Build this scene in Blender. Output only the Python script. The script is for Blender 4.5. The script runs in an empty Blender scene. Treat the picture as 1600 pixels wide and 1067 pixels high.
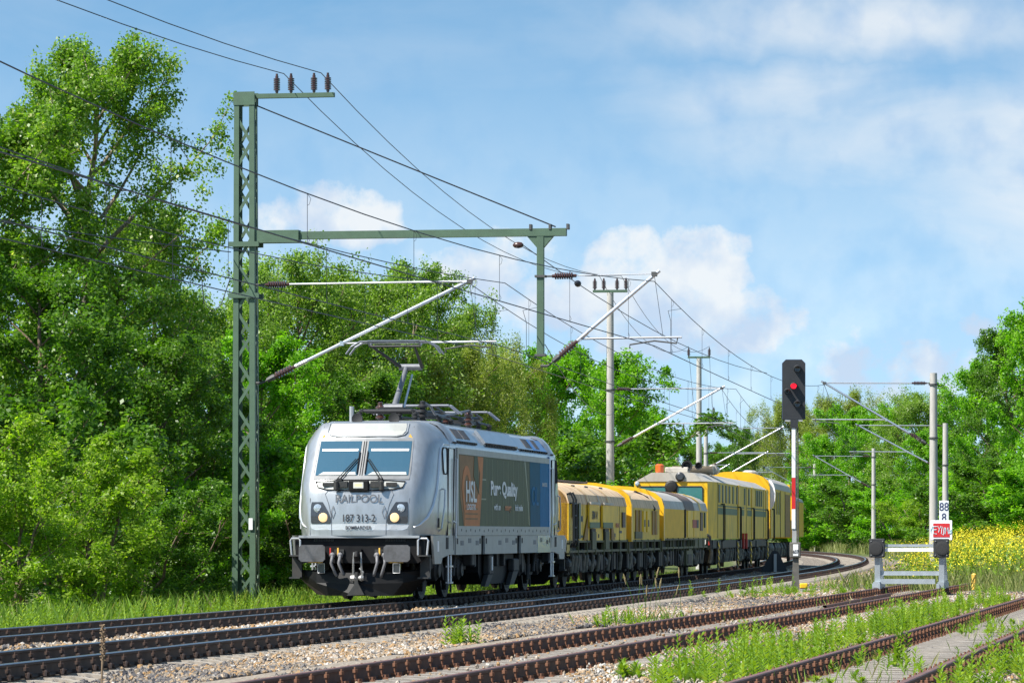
import bpy, math, random
import numpy as np
from mathutils import Vector, Matrix
random.seed(7); np.random.seed(7)
scene = bpy.context.scene
col = scene.collection
R = math.radians

# ------------------------------------------------------------------ camera
F, YH, H = 6100.0, 834.2, 1.37            # focal length and horizon row of the photograph (pixels), eye height above rail
cam_d = bpy.data.cameras.new('camera')
cam = bpy.data.objects.new('camera', cam_d); col.objects.link(cam)
cam_d.sensor_width = 36.0
cam_d.lens = 36.0 * F / 1600.0
cam_d.shift_y = (YH - 533.5) / 1600.0
cam_d.clip_start = 1.0; cam_d.clip_end = 12000.0
cam.location = (0, 0, H); cam.rotation_euler = (R(90), 0, 0)
scene.camera = cam

# ------------------------------------------------------------------ light
SUN_EL = R(50.0)
SUN_H = Vector((-0.86, -0.51, 0)).normalized()            # horizontal direction towards the sun
sun_dir = Vector((SUN_H.x * math.cos(SUN_EL), SUN_H.y * math.cos(SUN_EL), math.sin(SUN_EL)))
sd = bpy.data.lights.new('sun', 'SUN'); sun = bpy.data.objects.new('sun', sd); col.objects.link(sun)
sd.energy = 5.0; sd.angle = R(0.53); sd.color = (1.0, 0.955, 0.88)
sun.rotation_euler = (-sun_dir).to_track_quat('-Z', 'Y').to_euler()

w = bpy.data.worlds.new('World'); scene.world = w; w.use_nodes = True
nt = w.node_tree; nt.nodes.clear()
def N(t, **k):
    n = nt.nodes.new(t)
    for a, b in k.items(): setattr(n, a, b)
    return n
L = nt.links.new
def M2(op, a, b=None, c=None, clamp=False):
    n = N('ShaderNodeMath', operation=op); n.use_clamp = clamp
    for i, q in enumerate((a, b, c)):
        if q is None: continue
        if isinstance(q, (int, float)): n.inputs[i].default_value = q
        else: L(q, n.inputs[i])
    return n.outputs[0]
tc = N('ShaderNodeTexCoord')
sep = N('ShaderNodeSeparateXYZ'); L(tc.outputs['Generated'], sep.inputs[0])
com = N('ShaderNodeCombineXYZ'); L(sep.outputs[0], com.inputs[0]); L(sep.outputs[1], com.inputs[1])
L(M2('ADD', M2('MULTIPLY', M2('MAXIMUM', sep.outputs[2], 0.0), 2.6), 0.10), com.inputs[2])
nrm = N('ShaderNodeVectorMath', operation='NORMALIZE'); L(com.outputs[0], nrm.inputs[0])
sky = N('ShaderNodeTexSky', sky_type='NISHITA'); sky.sun_disc = False
sky.sun_elevation = SUN_EL; sky.sun_rotation = math.atan2(sun_dir.x, sun_dir.y)
sky.air_density = 1.0; sky.dust_density = 0.3; sky.ozone_density = 2.0; sky.altitude = 50
L(nrm.outputs[0], sky.inputs[0])
hs = N('ShaderNodeHueSaturation'); hs.inputs['Saturation'].default_value = 1.02; L(sky.outputs[0], hs.inputs['Color'])
bg1 = N('ShaderNodeBackground'); bg1.inputs[1].default_value = 0.112; tn_ = N('ShaderNodeMix'); tn_.data_type = 'RGBA'; tn_.blend_type = 'MULTIPLY'; tn_.inputs[0].default_value = 1; tn_.inputs[7].default_value = (.86, 1.08, 1.0, 1)
L(hs.outputs[0], tn_.inputs[6]); L(tn_.outputs[2], bg1.inputs[0])
# clouds: a cumulus bank and thin high veils, as directions on the sky sphere
def dirn(u, v):
    return Vector(((u - 800) / F, 1.0, (YH - v) / F)).normalized()
warp = N('ShaderNodeTexNoise'); warp.inputs['Scale'].default_value = 60; warp.inputs['Detail'].default_value = 6
L(tc.outputs['Generated'], warp.inputs['Vector'])
wv = N('ShaderNodeVectorMath', operation='MULTIPLY_ADD'); L(warp.outputs['Color'], wv.inputs[0])
wv.inputs[1].default_value = (.018, .018, .018); L(tc.outputs['Generated'], wv.inputs[2])
wo = N('ShaderNodeVectorMath', operation='SUBTRACT'); L(wv.outputs[0], wo.inputs[0]); wo.inputs[1].default_value = (.009, .009, .009)
def blob(u, v, ru, rv, soft):
    c = dirn(u, v); sc_ = (F / ru, F / ru, F / rv)
    a = N('ShaderNodeVectorMath', operation='SUBTRACT'); L(wo.outputs[0], a.inputs[0]); a.inputs[1].default_value = c
    b = N('ShaderNodeVectorMath', operation='MULTIPLY'); L(a.outputs[0], b.inputs[0]); b.inputs[1].default_value = sc_
    l = N('ShaderNodeVectorMath', operation='LENGTH'); L(b.outputs[0], l.inputs[0])
    m = N('ShaderNodeMapRange', interpolation_type='SMOOTHSTEP')
    m.inputs[1].default_value = 1.0 + soft; m.inputs[2].default_value = 1.0 - soft
    L(l.outputs[1], m.inputs[0]); return m.outputs[0]
cum = None
for a in ((985, 440, 100, 88, .30), (1090, 430, 80, 75, .30), (880, 470, 110, 62, .5), (1170, 500, 110, 60, .55), (1040, 520, 190, 50, .6), (760, 420, 120, 60, .7),
          (480, 330, 105, 50, .8), (560, 345, 70, 40, .6), (1530, 500, 45, 30, .9), (1330, 560, 90, 60, .9), (1480, 590, 160, 60, .9)):
    b = blob(*a); cum = b if cum is None else M2('MAXIMUM', cum, b)
fb = N('ShaderNodeTexNoise'); fb.inputs['Scale'].default_value = 95; fb.inputs['Detail'].default_value = 8; fb.inputs['Roughness'].default_value = .62
L(tc.outputs['Generated'], fb.inputs['Vector'])
er = N('ShaderNodeMapRange', interpolation_type='SMOOTHSTEP'); er.inputs[1].default_value = .18; er.inputs[2].default_value = 1.15; er.inputs[4].default_value = .92
L(M2('ADD', cum, M2('MULTIPLY_ADD', fb.outputs[0], 1.9, -.95)), er.inputs[0])
cumd = M2('MULTIPLY', er.outputs[0], M2('MULTIPLY', cum, 1.6, clamp=True), clamp=True)
st = N('ShaderNodeVectorMath', operation='MULTIPLY'); L(tc.outputs['Generated'], st.inputs[0]); st.inputs[1].default_value = (16, 16, 46)
ci = N('ShaderNodeTexNoise'); ci.inputs['Scale'].default_value = 1.0; ci.inputs['Detail'].default_value = 7; ci.inputs['Roughness'].default_value = .55; ci.inputs['Distortion'].default_value = .5
L(st.outputs[0], ci.inputs['Vector'])
veil = M2('MULTIPLY', M2('MULTIPLY_ADD', ci.outputs[0], 1.6, -.55, clamp=True), .30)
vb = None
for a in ((1560, 200, 420, 75, .8), (1620, 300, 180, 130, .8), (1250, 150, 200, 45, .9), (1350, 40, 300, 45, .9)):
    b = blob(*a); vb = b if vb is None else M2('MAXIMUM', vb, b)
veil = M2('ADD', veil, M2('MULTIPLY', M2('MULTIPLY', vb, M2('ADD', ci.outputs[0], .25)), .66), clamp=True)
# low haze bank of distant cloud towards the horizon
hz = N('ShaderNodeMapRange'); L(sep.outputs[2], hz.inputs[0])
hz.inputs[1].default_value = .130; hz.inputs[2].default_value = 0.0
low = M2('MULTIPLY', M2('MULTIPLY', hz.outputs[0], M2('MULTIPLY_ADD', fb.outputs[0], .5, .5)), .95)
dens = M2('MAXIMUM', M2('MAXIMUM', cumd, veil), low, clamp=True)
sh = N('ShaderNodeTexNoise'); sh.inputs['Scale'].default_value = 70; sh.inputs['Detail'].default_value = 5
L(tc.outputs['Generated'], sh.inputs['Vector'])
cr = N('ShaderNodeValToRGB'); cr.color_ramp.elements[0].position = .38; cr.color_ramp.elements[1].position = .62
cr.color_ramp.elements[0].color = (.62, .745, .93, 1); cr.color_ramp.elements[1].color = (.94, .975, 1, 1)
zr = N('ShaderNodeMapRange'); L(sep.outputs[2], zr.inputs[0]); zr.inputs[1].default_value = .040; zr.inputs[2].default_value = .078; zr.inputs[3].default_value = -.10; zr.inputs[4].default_value = .10
L(M2('ADD', sh.outputs[0], zr.outputs[0]), cr.inputs[0])
bg2 = N('ShaderNodeBackground'); bg2.inputs[1].default_value = .51; L(cr.outputs[0], bg2.inputs[0])
mx = N('ShaderNodeMixShader'); L(dens, mx.inputs[0]); L(bg1.outputs[0], mx.inputs[1]); L(bg2.outputs[0], mx.inputs[2])
wo_ = N('ShaderNodeOutputWorld'); L(mx.outputs[0], wo_.inputs[0])

vs = scene.view_settings
vs.view_transform = 'Standard'; vs.look = 'None'; vs.exposure = 0.92; vs.gamma = 1.0; vs.use_curve_mapping = False
scene.cycles.max_bounces = 6; scene.cycles.transparent_max_bounces = 6
scene.cycles.use_denoising = True
scene.cycles.sample_clamp_indirect = 6.0

# ------------------------------------------------------------------ materials
MATS = {}
def mat(name, c, rough=.6, metal=0.0, var=.12, scale=4.0, dirt=None, dscale=1.5, damt=.5, bump=0.0, spec=.5, emit=None, coat=0.0, stretch=None):
    """principled material with procedural colour variation and optional dirt patches"""
    if name in MATS: return MATS[name]
    m = bpy.data.materials.new(name); m.use_nodes = True; t = m.node_tree
    p = t.nodes['Principled BSDF']; lk = t.links.new
    p.inputs['Roughness'].default_value = rough; p.inputs['Metallic'].default_value = metal
    p.inputs['Specular IOR Level'].default_value = spec
    if coat: p.inputs['Coat Weight'].default_value = coat; p.inputs['Coat Roughness'].default_value = .08
    tcn = t.nodes.new('ShaderNodeTexCoord'); vec = tcn.outputs['Object']
    if stretch:
        mp = t.nodes.new('ShaderNodeMapping'); mp.inputs['Scale'].default_value = stretch; lk(vec, mp.inputs[0]); vec = mp.outputs[0]
    nz = t.nodes.new('ShaderNodeTexNoise'); nz.inputs['Scale'].default_value = scale; nz.inputs['Detail'].default_value = 5
    lk(vec, nz.inputs['Vector'])
    rp = t.nodes.new('ShaderNodeValToRGB'); e = rp.color_ramp.elements
    e[0].position = .3; e[1].position = .7
    e[0].color = (*[x * (1 - var) for x in c], 1); e[1].color = (*[min(1, x * (1 + var)) for x in c], 1)
    lk(nz.outputs[0], rp.inputs[0]); out = rp.outputs[0]
    if dirt:
        n2 = t.nodes.new('ShaderNodeTexNoise'); n2.inputs['Scale'].default_value = dscale; n2.inputs['Detail'].default_value = 7; n2.inputs['Roughness'].default_value = .65
        lk(vec, n2.inputs['Vector'])
        mr = t.nodes.new('ShaderNodeMapRange'); mr.inputs[1].default_value = .45; mr.inputs[2].default_value = .75; mr.inputs[4].default_value = damt
        lk(n2.outputs[0], mr.inputs[0])
        mi = t.nodes.new('ShaderNodeMix'); mi.data_type = 'RGBA'; lk(mr.outputs[0], mi.inputs[0]); lk(out, mi.inputs[6]); mi.inputs[7].default_value = (*dirt, 1)
        out = mi.outputs[2]
    lk(out, p.inputs['Base Color'])
    if bump:
        bp = t.nodes.new('ShaderNodeBump'); bp.inputs['Strength'].default_value = bump; bp.inputs['Distance'].default_value = .02
        lk(nz.outputs[0], bp.inputs['Height']); lk(bp.outputs[0], p.inputs['Normal'])
    if emit:
        p.inputs['Emission Color'].default_value = (*emit[0], 1); p.inputs['Emission Strength'].default_value = emit[1]
    MATS[name] = m; return m

def attr_mat(name, stops, rough=.5, trans=0.0, tcol=None, attr='rnd', spec=.4, inst=False):
    """colour ramp driven by a per-piece random attribute; optional translucency for leaves"""
    m = bpy.data.materials.new(name); m.use_nodes = True; t = m.node_tree; lk = t.links.new
    p = t.nodes['Principled BSDF']; o = t.nodes['Material Output']
    a = t.nodes.new('ShaderNodeAttribute'); a.attribute_name = attr
    if inst: a.attribute_type = 'INSTANCER'
    rp = t.nodes.new('ShaderNodeValToRGB'); rp.color_ramp.elements.remove(rp.color_ramp.elements[0])
    for i, (pos, c) in enumerate(stops):
        e = rp.color_ramp.elements[0] if i == 0 else rp.color_ramp.elements.new(pos)
        e.position = pos; e.color = (*c, 1)
    lk(a.outputs['Fac'], rp.inputs[0]); lk(rp.outputs[0], p.inputs['Base Color'])
    p.inputs['Roughness'].default_value = rough; p.inputs['Specular IOR Level'].default_value = spec
    if trans:
        tr = t.nodes.new('ShaderNodeBsdfTranslucent')
        mu = t.nodes.new('ShaderNodeMix'); mu.data_type = 'RGBA'; mu.blend_type = 'MULTIPLY'; mu.inputs[0].default_value = 1
        lk(rp.outputs[0], mu.inputs[6]); mu.inputs[7].default_value = (*(tcol or (1.5, 1.5, .6)), 1)
        lk(mu.outputs[2], tr.inputs[0])
        ms = t.nodes.new('ShaderNodeMixShader'); ms.inputs[0].default_value = trans
        lk(p.outputs[0], ms.inputs[1]); lk(tr.outputs[0], ms.inputs[2]); lk(ms.outputs[0], o.inputs[0])
    MATS[name] = m; return m

def glass_mat(name, c, rough=.04):
    m = bpy.data.materials.new(name); m.use_nodes = True; p = m.node_tree.nodes['Principled BSDF']
    p.inputs['Base Color'].default_value = (*c, 1); p.inputs['Roughness'].default_value = rough
    p.inputs['Specular IOR Level'].default_value = .8; p.inputs['Coat Weight'].default_value = 1.0; p.inputs['Coat Roughness'].default_value = .02
    MATS[name] = m; return m

# ------------------------------------------------------------------ mesh helpers
class MB:
    """collects faces of one mesh; every face carries a material slot"""
    def __init__(s): s.v = []; s.f = []; s.m = []; s.mi = 0
    def add(s, vs, fs):
        o = len(s.v); s.v.extend([tuple(q) for q in vs])
        for f in fs: s.f.append(tuple(i + o for i in f)); s.m.append(s.mi)
        return s
    def box(s, c, d, rot=None):
        x, y, z = d[0] / 2, d[1] / 2, d[2] / 2
        p = [Vector(q) for q in ((-x, -y, -z), (x, -y, -z), (x, y, -z), (-x, y, -z), (-x, -y, z), (x, -y, z), (x, y, z), (-x, y, z))]
        if rot is not None: p = [rot @ q for q in p]
        c = Vector(c)
        return s.add([q + c for q in p], [(0, 3, 2, 1), (4, 5, 6, 7), (0, 1, 5, 4), (1, 2, 6, 5), (2, 3, 7, 6), (3, 0, 4, 7)])
    def rbox(s, c, d, b=.02):
        """box with chamfered vertical and horizontal edges"""
        x, y, z = d[0] / 2, d[1] / 2, d[2] / 2
        rings = []
        for zz, k in ((-z, b), (-z + b, 0), (z - b, 0), (z, b)):
            X, Y = x - k, y - k
            rings.append([(c[0] + px, c[1] + py, c[2] + zz) for px, py in ((-X + b, -Y), (X - b, -Y), (X, -Y + b), (X, Y - b), (X - b, Y), (-X + b, Y), (-X, Y - b), (-X, -Y + b))])
        return s.loft(rings, True, True)
    def loft(s, rings, closed=True, caps=False):
        n = len(rings[0]); vs = [p for r in rings for p in r]; fs = []
        for i in range(len(rings) - 1):
            for j in range(n if closed else n - 1):
                k = (j + 1) % n
                fs.append((i * n + j, i * n + k, (i + 1) * n + k, (i + 1) * n + j))
        if caps:
            fs.append(tuple(range(n - 1, -1, -1))); fs.append(tuple(range((len(rings) - 1) * n, len(rings) * n)))
        return s.add(vs, fs)
    def tube(s, pts, r, n=8, caps=True):
        pts = [Vector(p) for p in pts]; rr = r if isinstance(r, (list, tuple)) else [r] * len(pts)
        up = None; rings = []
        for i, p in enumerate(pts):
            d = (pts[min(i + 1, len(pts) - 1)] - pts[max(i - 1, 0)]).normalized()
            if up is None: up = d.orthogonal().normalized()
            up = (up - d * up.dot(d))
            up = up.normalized() if up.length > 1e-6 else d.orthogonal().normalized()
            b = d.cross(up)
            rings.append([p + (up * math.cos(2 * math.pi * k / n) + b * math.sin(2 * math.pi * k / n)) * rr[i] for k in range(n)])
        return s.loft(rings, True, caps)
    def lathe(s, base, axis, prof, n=12):
        """profile (distance along axis, radius)"""
        base = Vector(base); axis = Vector(axis).normalized()
        return s.tube([base + axis * a for a, _ in prof], [max(b, 1e-4) for _, b in prof], n) if False else s._lathe(base, axis, prof, n)
    def _lathe(s, base, axis, prof, n):
        u = axis.orthogonal().normalized(); b = axis.cross(u)
        rings = [[base + axis * a + (u * math.cos(2 * math.pi * k / n) + b * math.sin(2 * math.pi * k / n)) * q for k in range(n)] for a, q in prof]
        return s.loft(rings, True, True)
    def prism(s, outline, o, ux, uy, uz, depth):
        """2-D outline in the ux/uy plane, extruded along uz by depth"""
        o, ux, uy, uz = map(Vector, (o, ux, uy, uz)); n = len(outline)
        a = [o + ux * p[0] + uy * p[1] for p in outline]; b = [q + uz * depth for q in a]
        fs = [tuple(range(n - 1, -1, -1)), tuple(range(n, 2 * n))] + [(i, (i + 1) % n, n + (i + 1) % n, n + i) for i in range(n)]
        return s.add(a + b, fs)
    def build(s, name, m=None, parent=None, smooth=False, loc=None, auto=None):
        me = bpy.data.meshes.new(name)
        me.from_pydata(s.v, [], s.f)
        ms = m if isinstance(m, (list, tuple)) else [m]
        for q in ms: me.materials.append(MATS[q] if isinstance(q, str) else q)
        if len(ms) > 1: me.polygons.foreach_set('material_index', s.m)
        if smooth: me.polygons.foreach_set('use_smooth', [True] * len(me.polygons))
        if smooth and auto: me.set_sharp_from_angle(angle=R(auto))
        me.update()
        o = bpy.data.objects.new(name, me); col.objects.link(o)
        if parent is not None: o.parent = parent
        if loc is not None: o.location = loc
        return o

def tag(o, label=None, cat=None, group=None, kind=None):
    if label: o['label'] = label
    if cat: o['category'] = cat
    if group: o['group'] = group
    if kind: o['kind'] = kind
    return o
def thing(name, loc, label, cat, rz=0.0, group=None):
    o = bpy.data.objects.new(name, None); col.objects.link(o); o.empty_display_size = .2
    o.location = loc; o.rotation_euler = (0, 0, rz)
    return tag(o, label, cat, group)
def link_copy(o, parent=None, loc=None, rz=None):
    c = o.copy(); col.objects.link(c); c.parent = parent
    if loc is not None: c.location = loc
    if rz is not None: c.rotation_euler = (0, 0, rz)
    return c
def at(u, v, Y):
    return Vector(((u - 800) * Y / F, Y, H + (YH - v) * Y / F))
def text(body, m, parent, o, ux, uy, size, sx=1.0, extrude=.002, bold=0.0, name='lettering', align='CENTER'):
    c = bpy.data.curves.new(name, 'FONT'); c.body = body; c.size = size; c.extrude = extrude; c.align_x = align; c.align_y = 'CENTER'; c.offset = bold
    c.materials.append(MATS[m])
    tmp = bpy.data.objects.new(name, c); col.objects.link(tmp)
    me = bpy.data.meshes.new_from_object(tmp.evaluated_get(bpy.context.evaluated_depsgraph_get()))
    bpy.data.objects.remove(tmp); bpy.data.curves.remove(c); me.name = name
    ob = bpy.data.objects.new(name, me); col.objects.link(ob); ob.parent = parent
    ux, uy = Vector(ux).normalized(), Vector(uy).normalized(); uz = ux.cross(uy)
    ob.matrix_local = Matrix.Translation(o) @ Matrix((ux, uy, uz)).transposed().to_4x4() @ Matrix.Diagonal((sx, 1, 1, 1))
    return ob
def fast_mesh(name, verts, nper, mats, rnd=None, mi=None):
    """numpy -> mesh of independent polygons with nper corners; rnd is a per-polygon value"""
    nf = len(verts) // nper; me = bpy.data.meshes.new(name)
    me.vertices.add(len(verts)); me.vertices.foreach_set('co', np.ascontiguousarray(verts, dtype=np.float32).ravel())
    me.loops.add(len(verts)); me.loops.foreach_set('vertex_index', np.arange(len(verts), dtype=np.int32))
    me.polygons.add(nf); me.polygons.foreach_set('loop_start', np.arange(0, len(verts), nper, dtype=np.int32))
    if mi is not None: me.polygons.foreach_set('material_index', mi.astype(np.int32))
    for m in mats: me.materials.append(MATS[m])
    me.update(calc_edges=True)
    if rnd is not None:
        a = me.attributes.new('rnd', 'FLOAT', 'FACE'); a.data.foreach_set('value', rnd.astype(np.float32))
    return me
def add_obj(name, me, parent=None):
    o = bpy.data.objects.new(name, me); col.objects.link(o); o.parent = parent; return o

# ------------------------------------------------------------------ track alignment
ss = np.arange(-40, 560, .25)
kk = (1 / 1463.2) * np.clip((ss - .61) / 85.2, 0, 1) + .0003 * np.clip((ss - 140) / 60, 0, 1)
_i0 = int(np.argmin(abs(ss)))
th_ = np.cumsum(kk) * .25; th_ = .18325 - (th_ - th_[_i0])
xs_ = np.cumsum(np.sin(th_)) * .25; ys_ = np.cumsum(np.cos(th_)) * .25
xs_ += -8.1347 - xs_[_i0]; ys_ += 30 - ys_[_i0]
DA = -3.886                                             # track A lies this far left of track B
def trk(s, off=0.0, z=0.0):
    X = float(np.interp(s, ss, xs_)); Y = float(np.interp(s, ss, ys_)); t = float(np.interp(s, ss, th_))
    return Vector((X + off * math.cos(t), Y - off * math.sin(t), z)), t
def cant(s, c): return c * min(1, max(0, (s - .61) / 85.2))
CS, CK, DK = .1876, -8.16, -3.80                        # sidings: X = CS*Y + K
CT = math.atan(CS)
def sid(K, Y, off=0.0, z=0.0):
    return Vector((CS * Y + K + off * math.cos(CT), Y - off * math.sin(CT), z))
def s_at_u(u, off):
    q = np.arange(-10, 200, .05); t = np.interp(q, ss, th_)
    U = 800 + F * (np.interp(q, ss, xs_) + off * np.cos(t)) / (np.interp(q, ss, ys_) - off * np.sin(t))
    return float(q[np.argmax(U >= u)])
def off_B(X, Y):
    """signed distance right of track B for arrays"""
    return (X - np.interp(Y, ys_, xs_)) * np.cos(np.interp(Y, ys_, th_))
# ------------------------------------------------------------------ ground
mat('rail_side', (.075, .046, .030), .75, 0, .25, 6, dirt=(.10, .055, .03), damt=.4)
mat('rail_top', (.36, .37, .40), .28, .85, .08, 3)
mat('rust_side', (.085, .04, .026), .8, 0, .3, 8, dirt=(.16, .07, .035), damt=.5)
mat('rust_top', (.16, .085, .07), .6, .2, .2, 5)
mat('sleeper_concrete', (.33, .29, .24), .9, 0, .18, 9, dirt=(.17, .13, .09), dscale=4, damt=.6, bump=.3)
mat('clip_steel', (.05, .035, .03), .6, .3, .4, 30, dirt=(.22, .10, .05), dscale=12, damt=.6)
mat('clip_rust', (.15, .065, .035), .8, 0, .4, 25, dirt=(.26, .12, .06), dscale=14, damt=.6)

def sstep(a, b, x):
    t = np.clip((x - a) / (b - a), 0, 1); return t * t * (3 - 2 * t)
def ground_z(X, Y):
    o = off_B(X, Y)
    oc = (X - (CS * Y + CK)) * math.cos(CT)
    z = np.full_like(X, -.25)
    z = z - .3 * sstep(-5.7, -7.2, o) + .25 * sstep(-9, -16, o)
    z = z + .10 * sstep(1.7, 3.6, o)
    rise = sstep(5.0, 12.0, o) * sstep(96, 135, Y)
    z = z + .45 * rise + .35 * sstep(3.4, 7.0, o) * sstep(130, 200, Y)
    z = z + .02 * np.sin(X * 1.7 + Y * .6) + .015 * np.sin(X * .9 - Y * 1.3)
    return z
def build_ground():
    xs = np.concatenate([-np.geomspace(3000, 62, 14), np.arange(-60, 60.1, .75), np.geomspace(62, 3000, 14)])
    ys = np.concatenate([[-400, -100, 0, 15], np.arange(25, 130, .75), np.arange(130, 420, 3.0), np.geomspace(430, 6000, 14)])
    X, Y = np.meshgrid(xs, ys); Z = ground_z(X, Y)
    v = np.c_[X.ravel(), Y.ravel(), Z.ravel()]; nx = len(xs); ny = len(ys)
    i = (np.arange(ny - 1)[:, None] * nx + np.arange(nx - 1)[None]).ravel()
    f = np.c_[i, i + 1, i + nx + 1, i + nx]
    me = bpy.data.meshes.new('ground'); me.from_pydata(v.tolist(), [], f.tolist())
    o = off_B(v[:, 0], v[:, 1]); oc = (v[:, 0] - (CS * v[:, 1] + CK)) * math.cos(CT)
    # how much ballast / bare gravel lies here (1) against soil and turf (0)
    g = sstep(-7.0, -6.0, o) * (1 - sstep(2.6, 3.4, o))
    yard = sstep(2.0, 2.6, o) * (1 - sstep(94, 101, v[:, 1])) * (1 - sstep(16, 19, oc))
    g = np.maximum(g, yard)
    a = me.attributes.new('gravel', 'FLOAT', 'POINT'); a.data.foreach_set('value', g.astype(np.float32))
    me.polygons.foreach_set('use_smooth', [True] * len(me.polygons))
    m = bpy.data.materials.new('ground'); m.use_nodes = True; t = m.node_tree; lk = t.links.new; p = t.nodes['Principled BSDF']
    p.inputs['Roughness'].default_value = .95; p.inputs['Specular IOR Level'].default_value = .2
    tcn = t.nodes.new('ShaderNodeTexCoord')
    vo = t.nodes.new('ShaderNodeTexVoronoi'); vo.inputs['Scale'].default_value = 22; lk(tcn.outputs['Object'], vo.inputs['Vector'])
    r1 = t.nodes.new('ShaderNodeValToRGB'); e = r1.color_ramp.elements
    e[0].color = (.07, .06, .055, 1); e[1].color = (.32, .28, .24, 1); x = e.new(.5); x.color = (.19, .155, .12, 1)
    sc = t.nodes.new('ShaderNodeSeparateColor'); lk(vo.outputs['Color'], sc.inputs[0]); lk(sc.outputs[0], r1.inputs[0])
    n1 = t.nodes.new('ShaderNodeTexNoise'); n1.inputs['Scale'].default_value = .9; n1.inputs['Detail'].default_value = 8; lk(tcn.outputs['Object'], n1.inputs['Vector'])
    r2 = t.nodes.new('ShaderNodeValToRGB'); e = r2.color_ramp.elements
    e[0].position = .35; e[1].position = .7; e[0].color = (.045, .075, .015, 1); e[1].color = (.12, .13, .045, 1)
    lk(n1.outputs[0], r2.inputs[0])
    at_ = t.nodes.new('ShaderNodeAttribute'); at_.attribute_name = 'gravel'
    n2 = t.nodes.new('ShaderNodeTexNoise'); n2.inputs['Scale'].default_value = 2.5; n2.inputs['Detail'].default_value = 6; lk(tcn.outputs['Object'], n2.inputs['Vector'])
    ad = t.nodes.new('ShaderNodeMath'); ad.operation = 'MULTIPLY_ADD'; ad.use_clamp = True; lk(n2.outputs[0], ad.inputs[0]); ad.inputs[1].default_value = .8
    sb = t.nodes.new('ShaderNodeMath'); sb.operation = 'MULTIPLY_ADD'; sb.inputs[1].default_value = 1.6; sb.inputs[2].default_value = -.7; lk(at_.outputs['Fac'], sb.inputs[0]); lk(sb.outputs[0], ad.inputs[2])
    mi = t.nodes.new('ShaderNodeMix'); mi.data_type = 'RGBA'; lk(ad.outputs[0], mi.inputs[0]); lk(r2.outputs[0], mi.inputs[6]); lk(r1.outputs[0], mi.inputs[7])
    lk(mi.outputs[2], p.inputs['Base Color'])
    bp = t.nodes.new('ShaderNodeBump'); bp.inputs['Strength'].default_value = .8; bp.inputs['Distance'].default_value = .03; lk(vo.outputs['Distance'], bp.inputs['Height']); lk(bp.outputs[0], p.inputs['Normal'])
    me.materials.append(m); me.update()
    tag(add_obj('ground', me), 'ground of gravel ballast, soil and turf', None, None, 'structure')
build_ground()

# ------------------------------------------------------------------ tracks
RAIL = [(-.075, -.172), (.075, -.172), (.075, -.160), (.012, -.142), (.012, -.045), (.036, -.036), (.036, -.010), (.028, 0), (-.028, 0), (-.036, -.010), (-.036, -.036), (-.012, -.045), (-.012, -.142), (-.075, -.160)]
def rail(pts, parent, mats):
    """pts: list of (point at rail head, heading)"""
    b = MB(); rings = []
    for p, t in pts:
        n = Vector((math.cos(t), -math.sin(t), 0))
        rings.append([p + n * q[0] + Vector((0, 0, q[1])) for q in RAIL])
    n = len(RAIL)
    for i in range(len(rings) - 1):
        for j in range(n):
            b.mi = 1 if j in (6, 7, 8) else 0
            k = (j + 1) % n
            b.add([rings[i][j], rings[i][k], rings[i + 1][k], rings[i + 1][j]], [(3, 2, 1, 0)])
    return b.build('rail', mats, parent)
def sleeper_mesh(kind):
    b = MB()
    if kind == 'concrete':          # tapered ends, dipped middle
        for s in (-1, 1):
            rings = []
            for x, wt, wb, zt in ((0, .085, .11, -.215), (.45, .09, .115, -.205), (.60, .105, .125, -.178), (.90, .105, .125, -.178), (1.02, .10, .125, -.186), (1.27, .09, .12, -.222), (1.31, .08, .11, -.26)):
                rings.append([(s * x, -wb, -.36), (s * x, wb, -.36), (s * x, wt, zt), (s * x, -wt, zt)][::s])
            b.loft(rings, True, True)
    else:
        rnd = random.Random(3)
        nseg = 7
        for k in range(4):           # weathered timber, split along the grain into slightly uneven ridges
            y0, y1 = -.13 + k * .065, -.13 + (k + 1) * .065 - .006
            rings = []
            for i in range(nseg + 1):
                x = -1.3 + 2.6 * i / nseg; z = -.165 + rnd.uniform(-.012, .004)
                rings.append([(x, y0, -.32), (x, y1, -.32), (x, y1, z), (x, y0, z)])
            b.loft(rings, True, True)
    return b
def fastening_mesh(kind):
    b = MB()
    if kind == 'k':                  # base plate, clamp, bolt with nut on both sides of the rail foot
        b.box((0, 0, -.181), (.34, .15, .012))
        for s in (-1, 1):
            b.box((s * .105, 0, -.150), (.07, .10, .035))
            b.lathe((s * .115, 0, -.17), (0, 0, 1), [(0, .016), (.085, .016), (.085, .034), (.122, .034), (.124, .015), (.152, .015)], 6)
            b.tube([(s * .15, -.06, -.165), (s * .155, -.05, -.120), (s * .13, 0, -.108), (s * .155, .05, -.120), (s * .15, .06, -.165)], .017, 5)
    else:                            # old ribbed plate with tall bolts and coach screws
        b.box((0, 0, -.170), (.37, .17, .018))
        for s in (-1, 1):
            b.box((s * .10, 0, -.143), (.055, .10, .030))
            b.lathe((s * .105, 0, -.16), (0, 0, 1), [(0, .014), (.095, .014), (.095, .028), (.128, .028), (.13, .014), (.152, .013)], 6)
            for y in (-.045, .045):
                b.lathe((s * .155, y, -.165), (0, 0, 1), [(0, .028), (.012, .028), (.014, .017), (.042, .015)], 6)
    return b
mesh_cache = {}
def wood_material():
    m = mat('sleeper_wood', (.33, .30, .265), .95, 0, .42, 3.0, dirt=(.10, .075, .055), dscale=6, damt=.7, bump=.5, stretch=(1.2, 22, 22))
wood_material()
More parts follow.
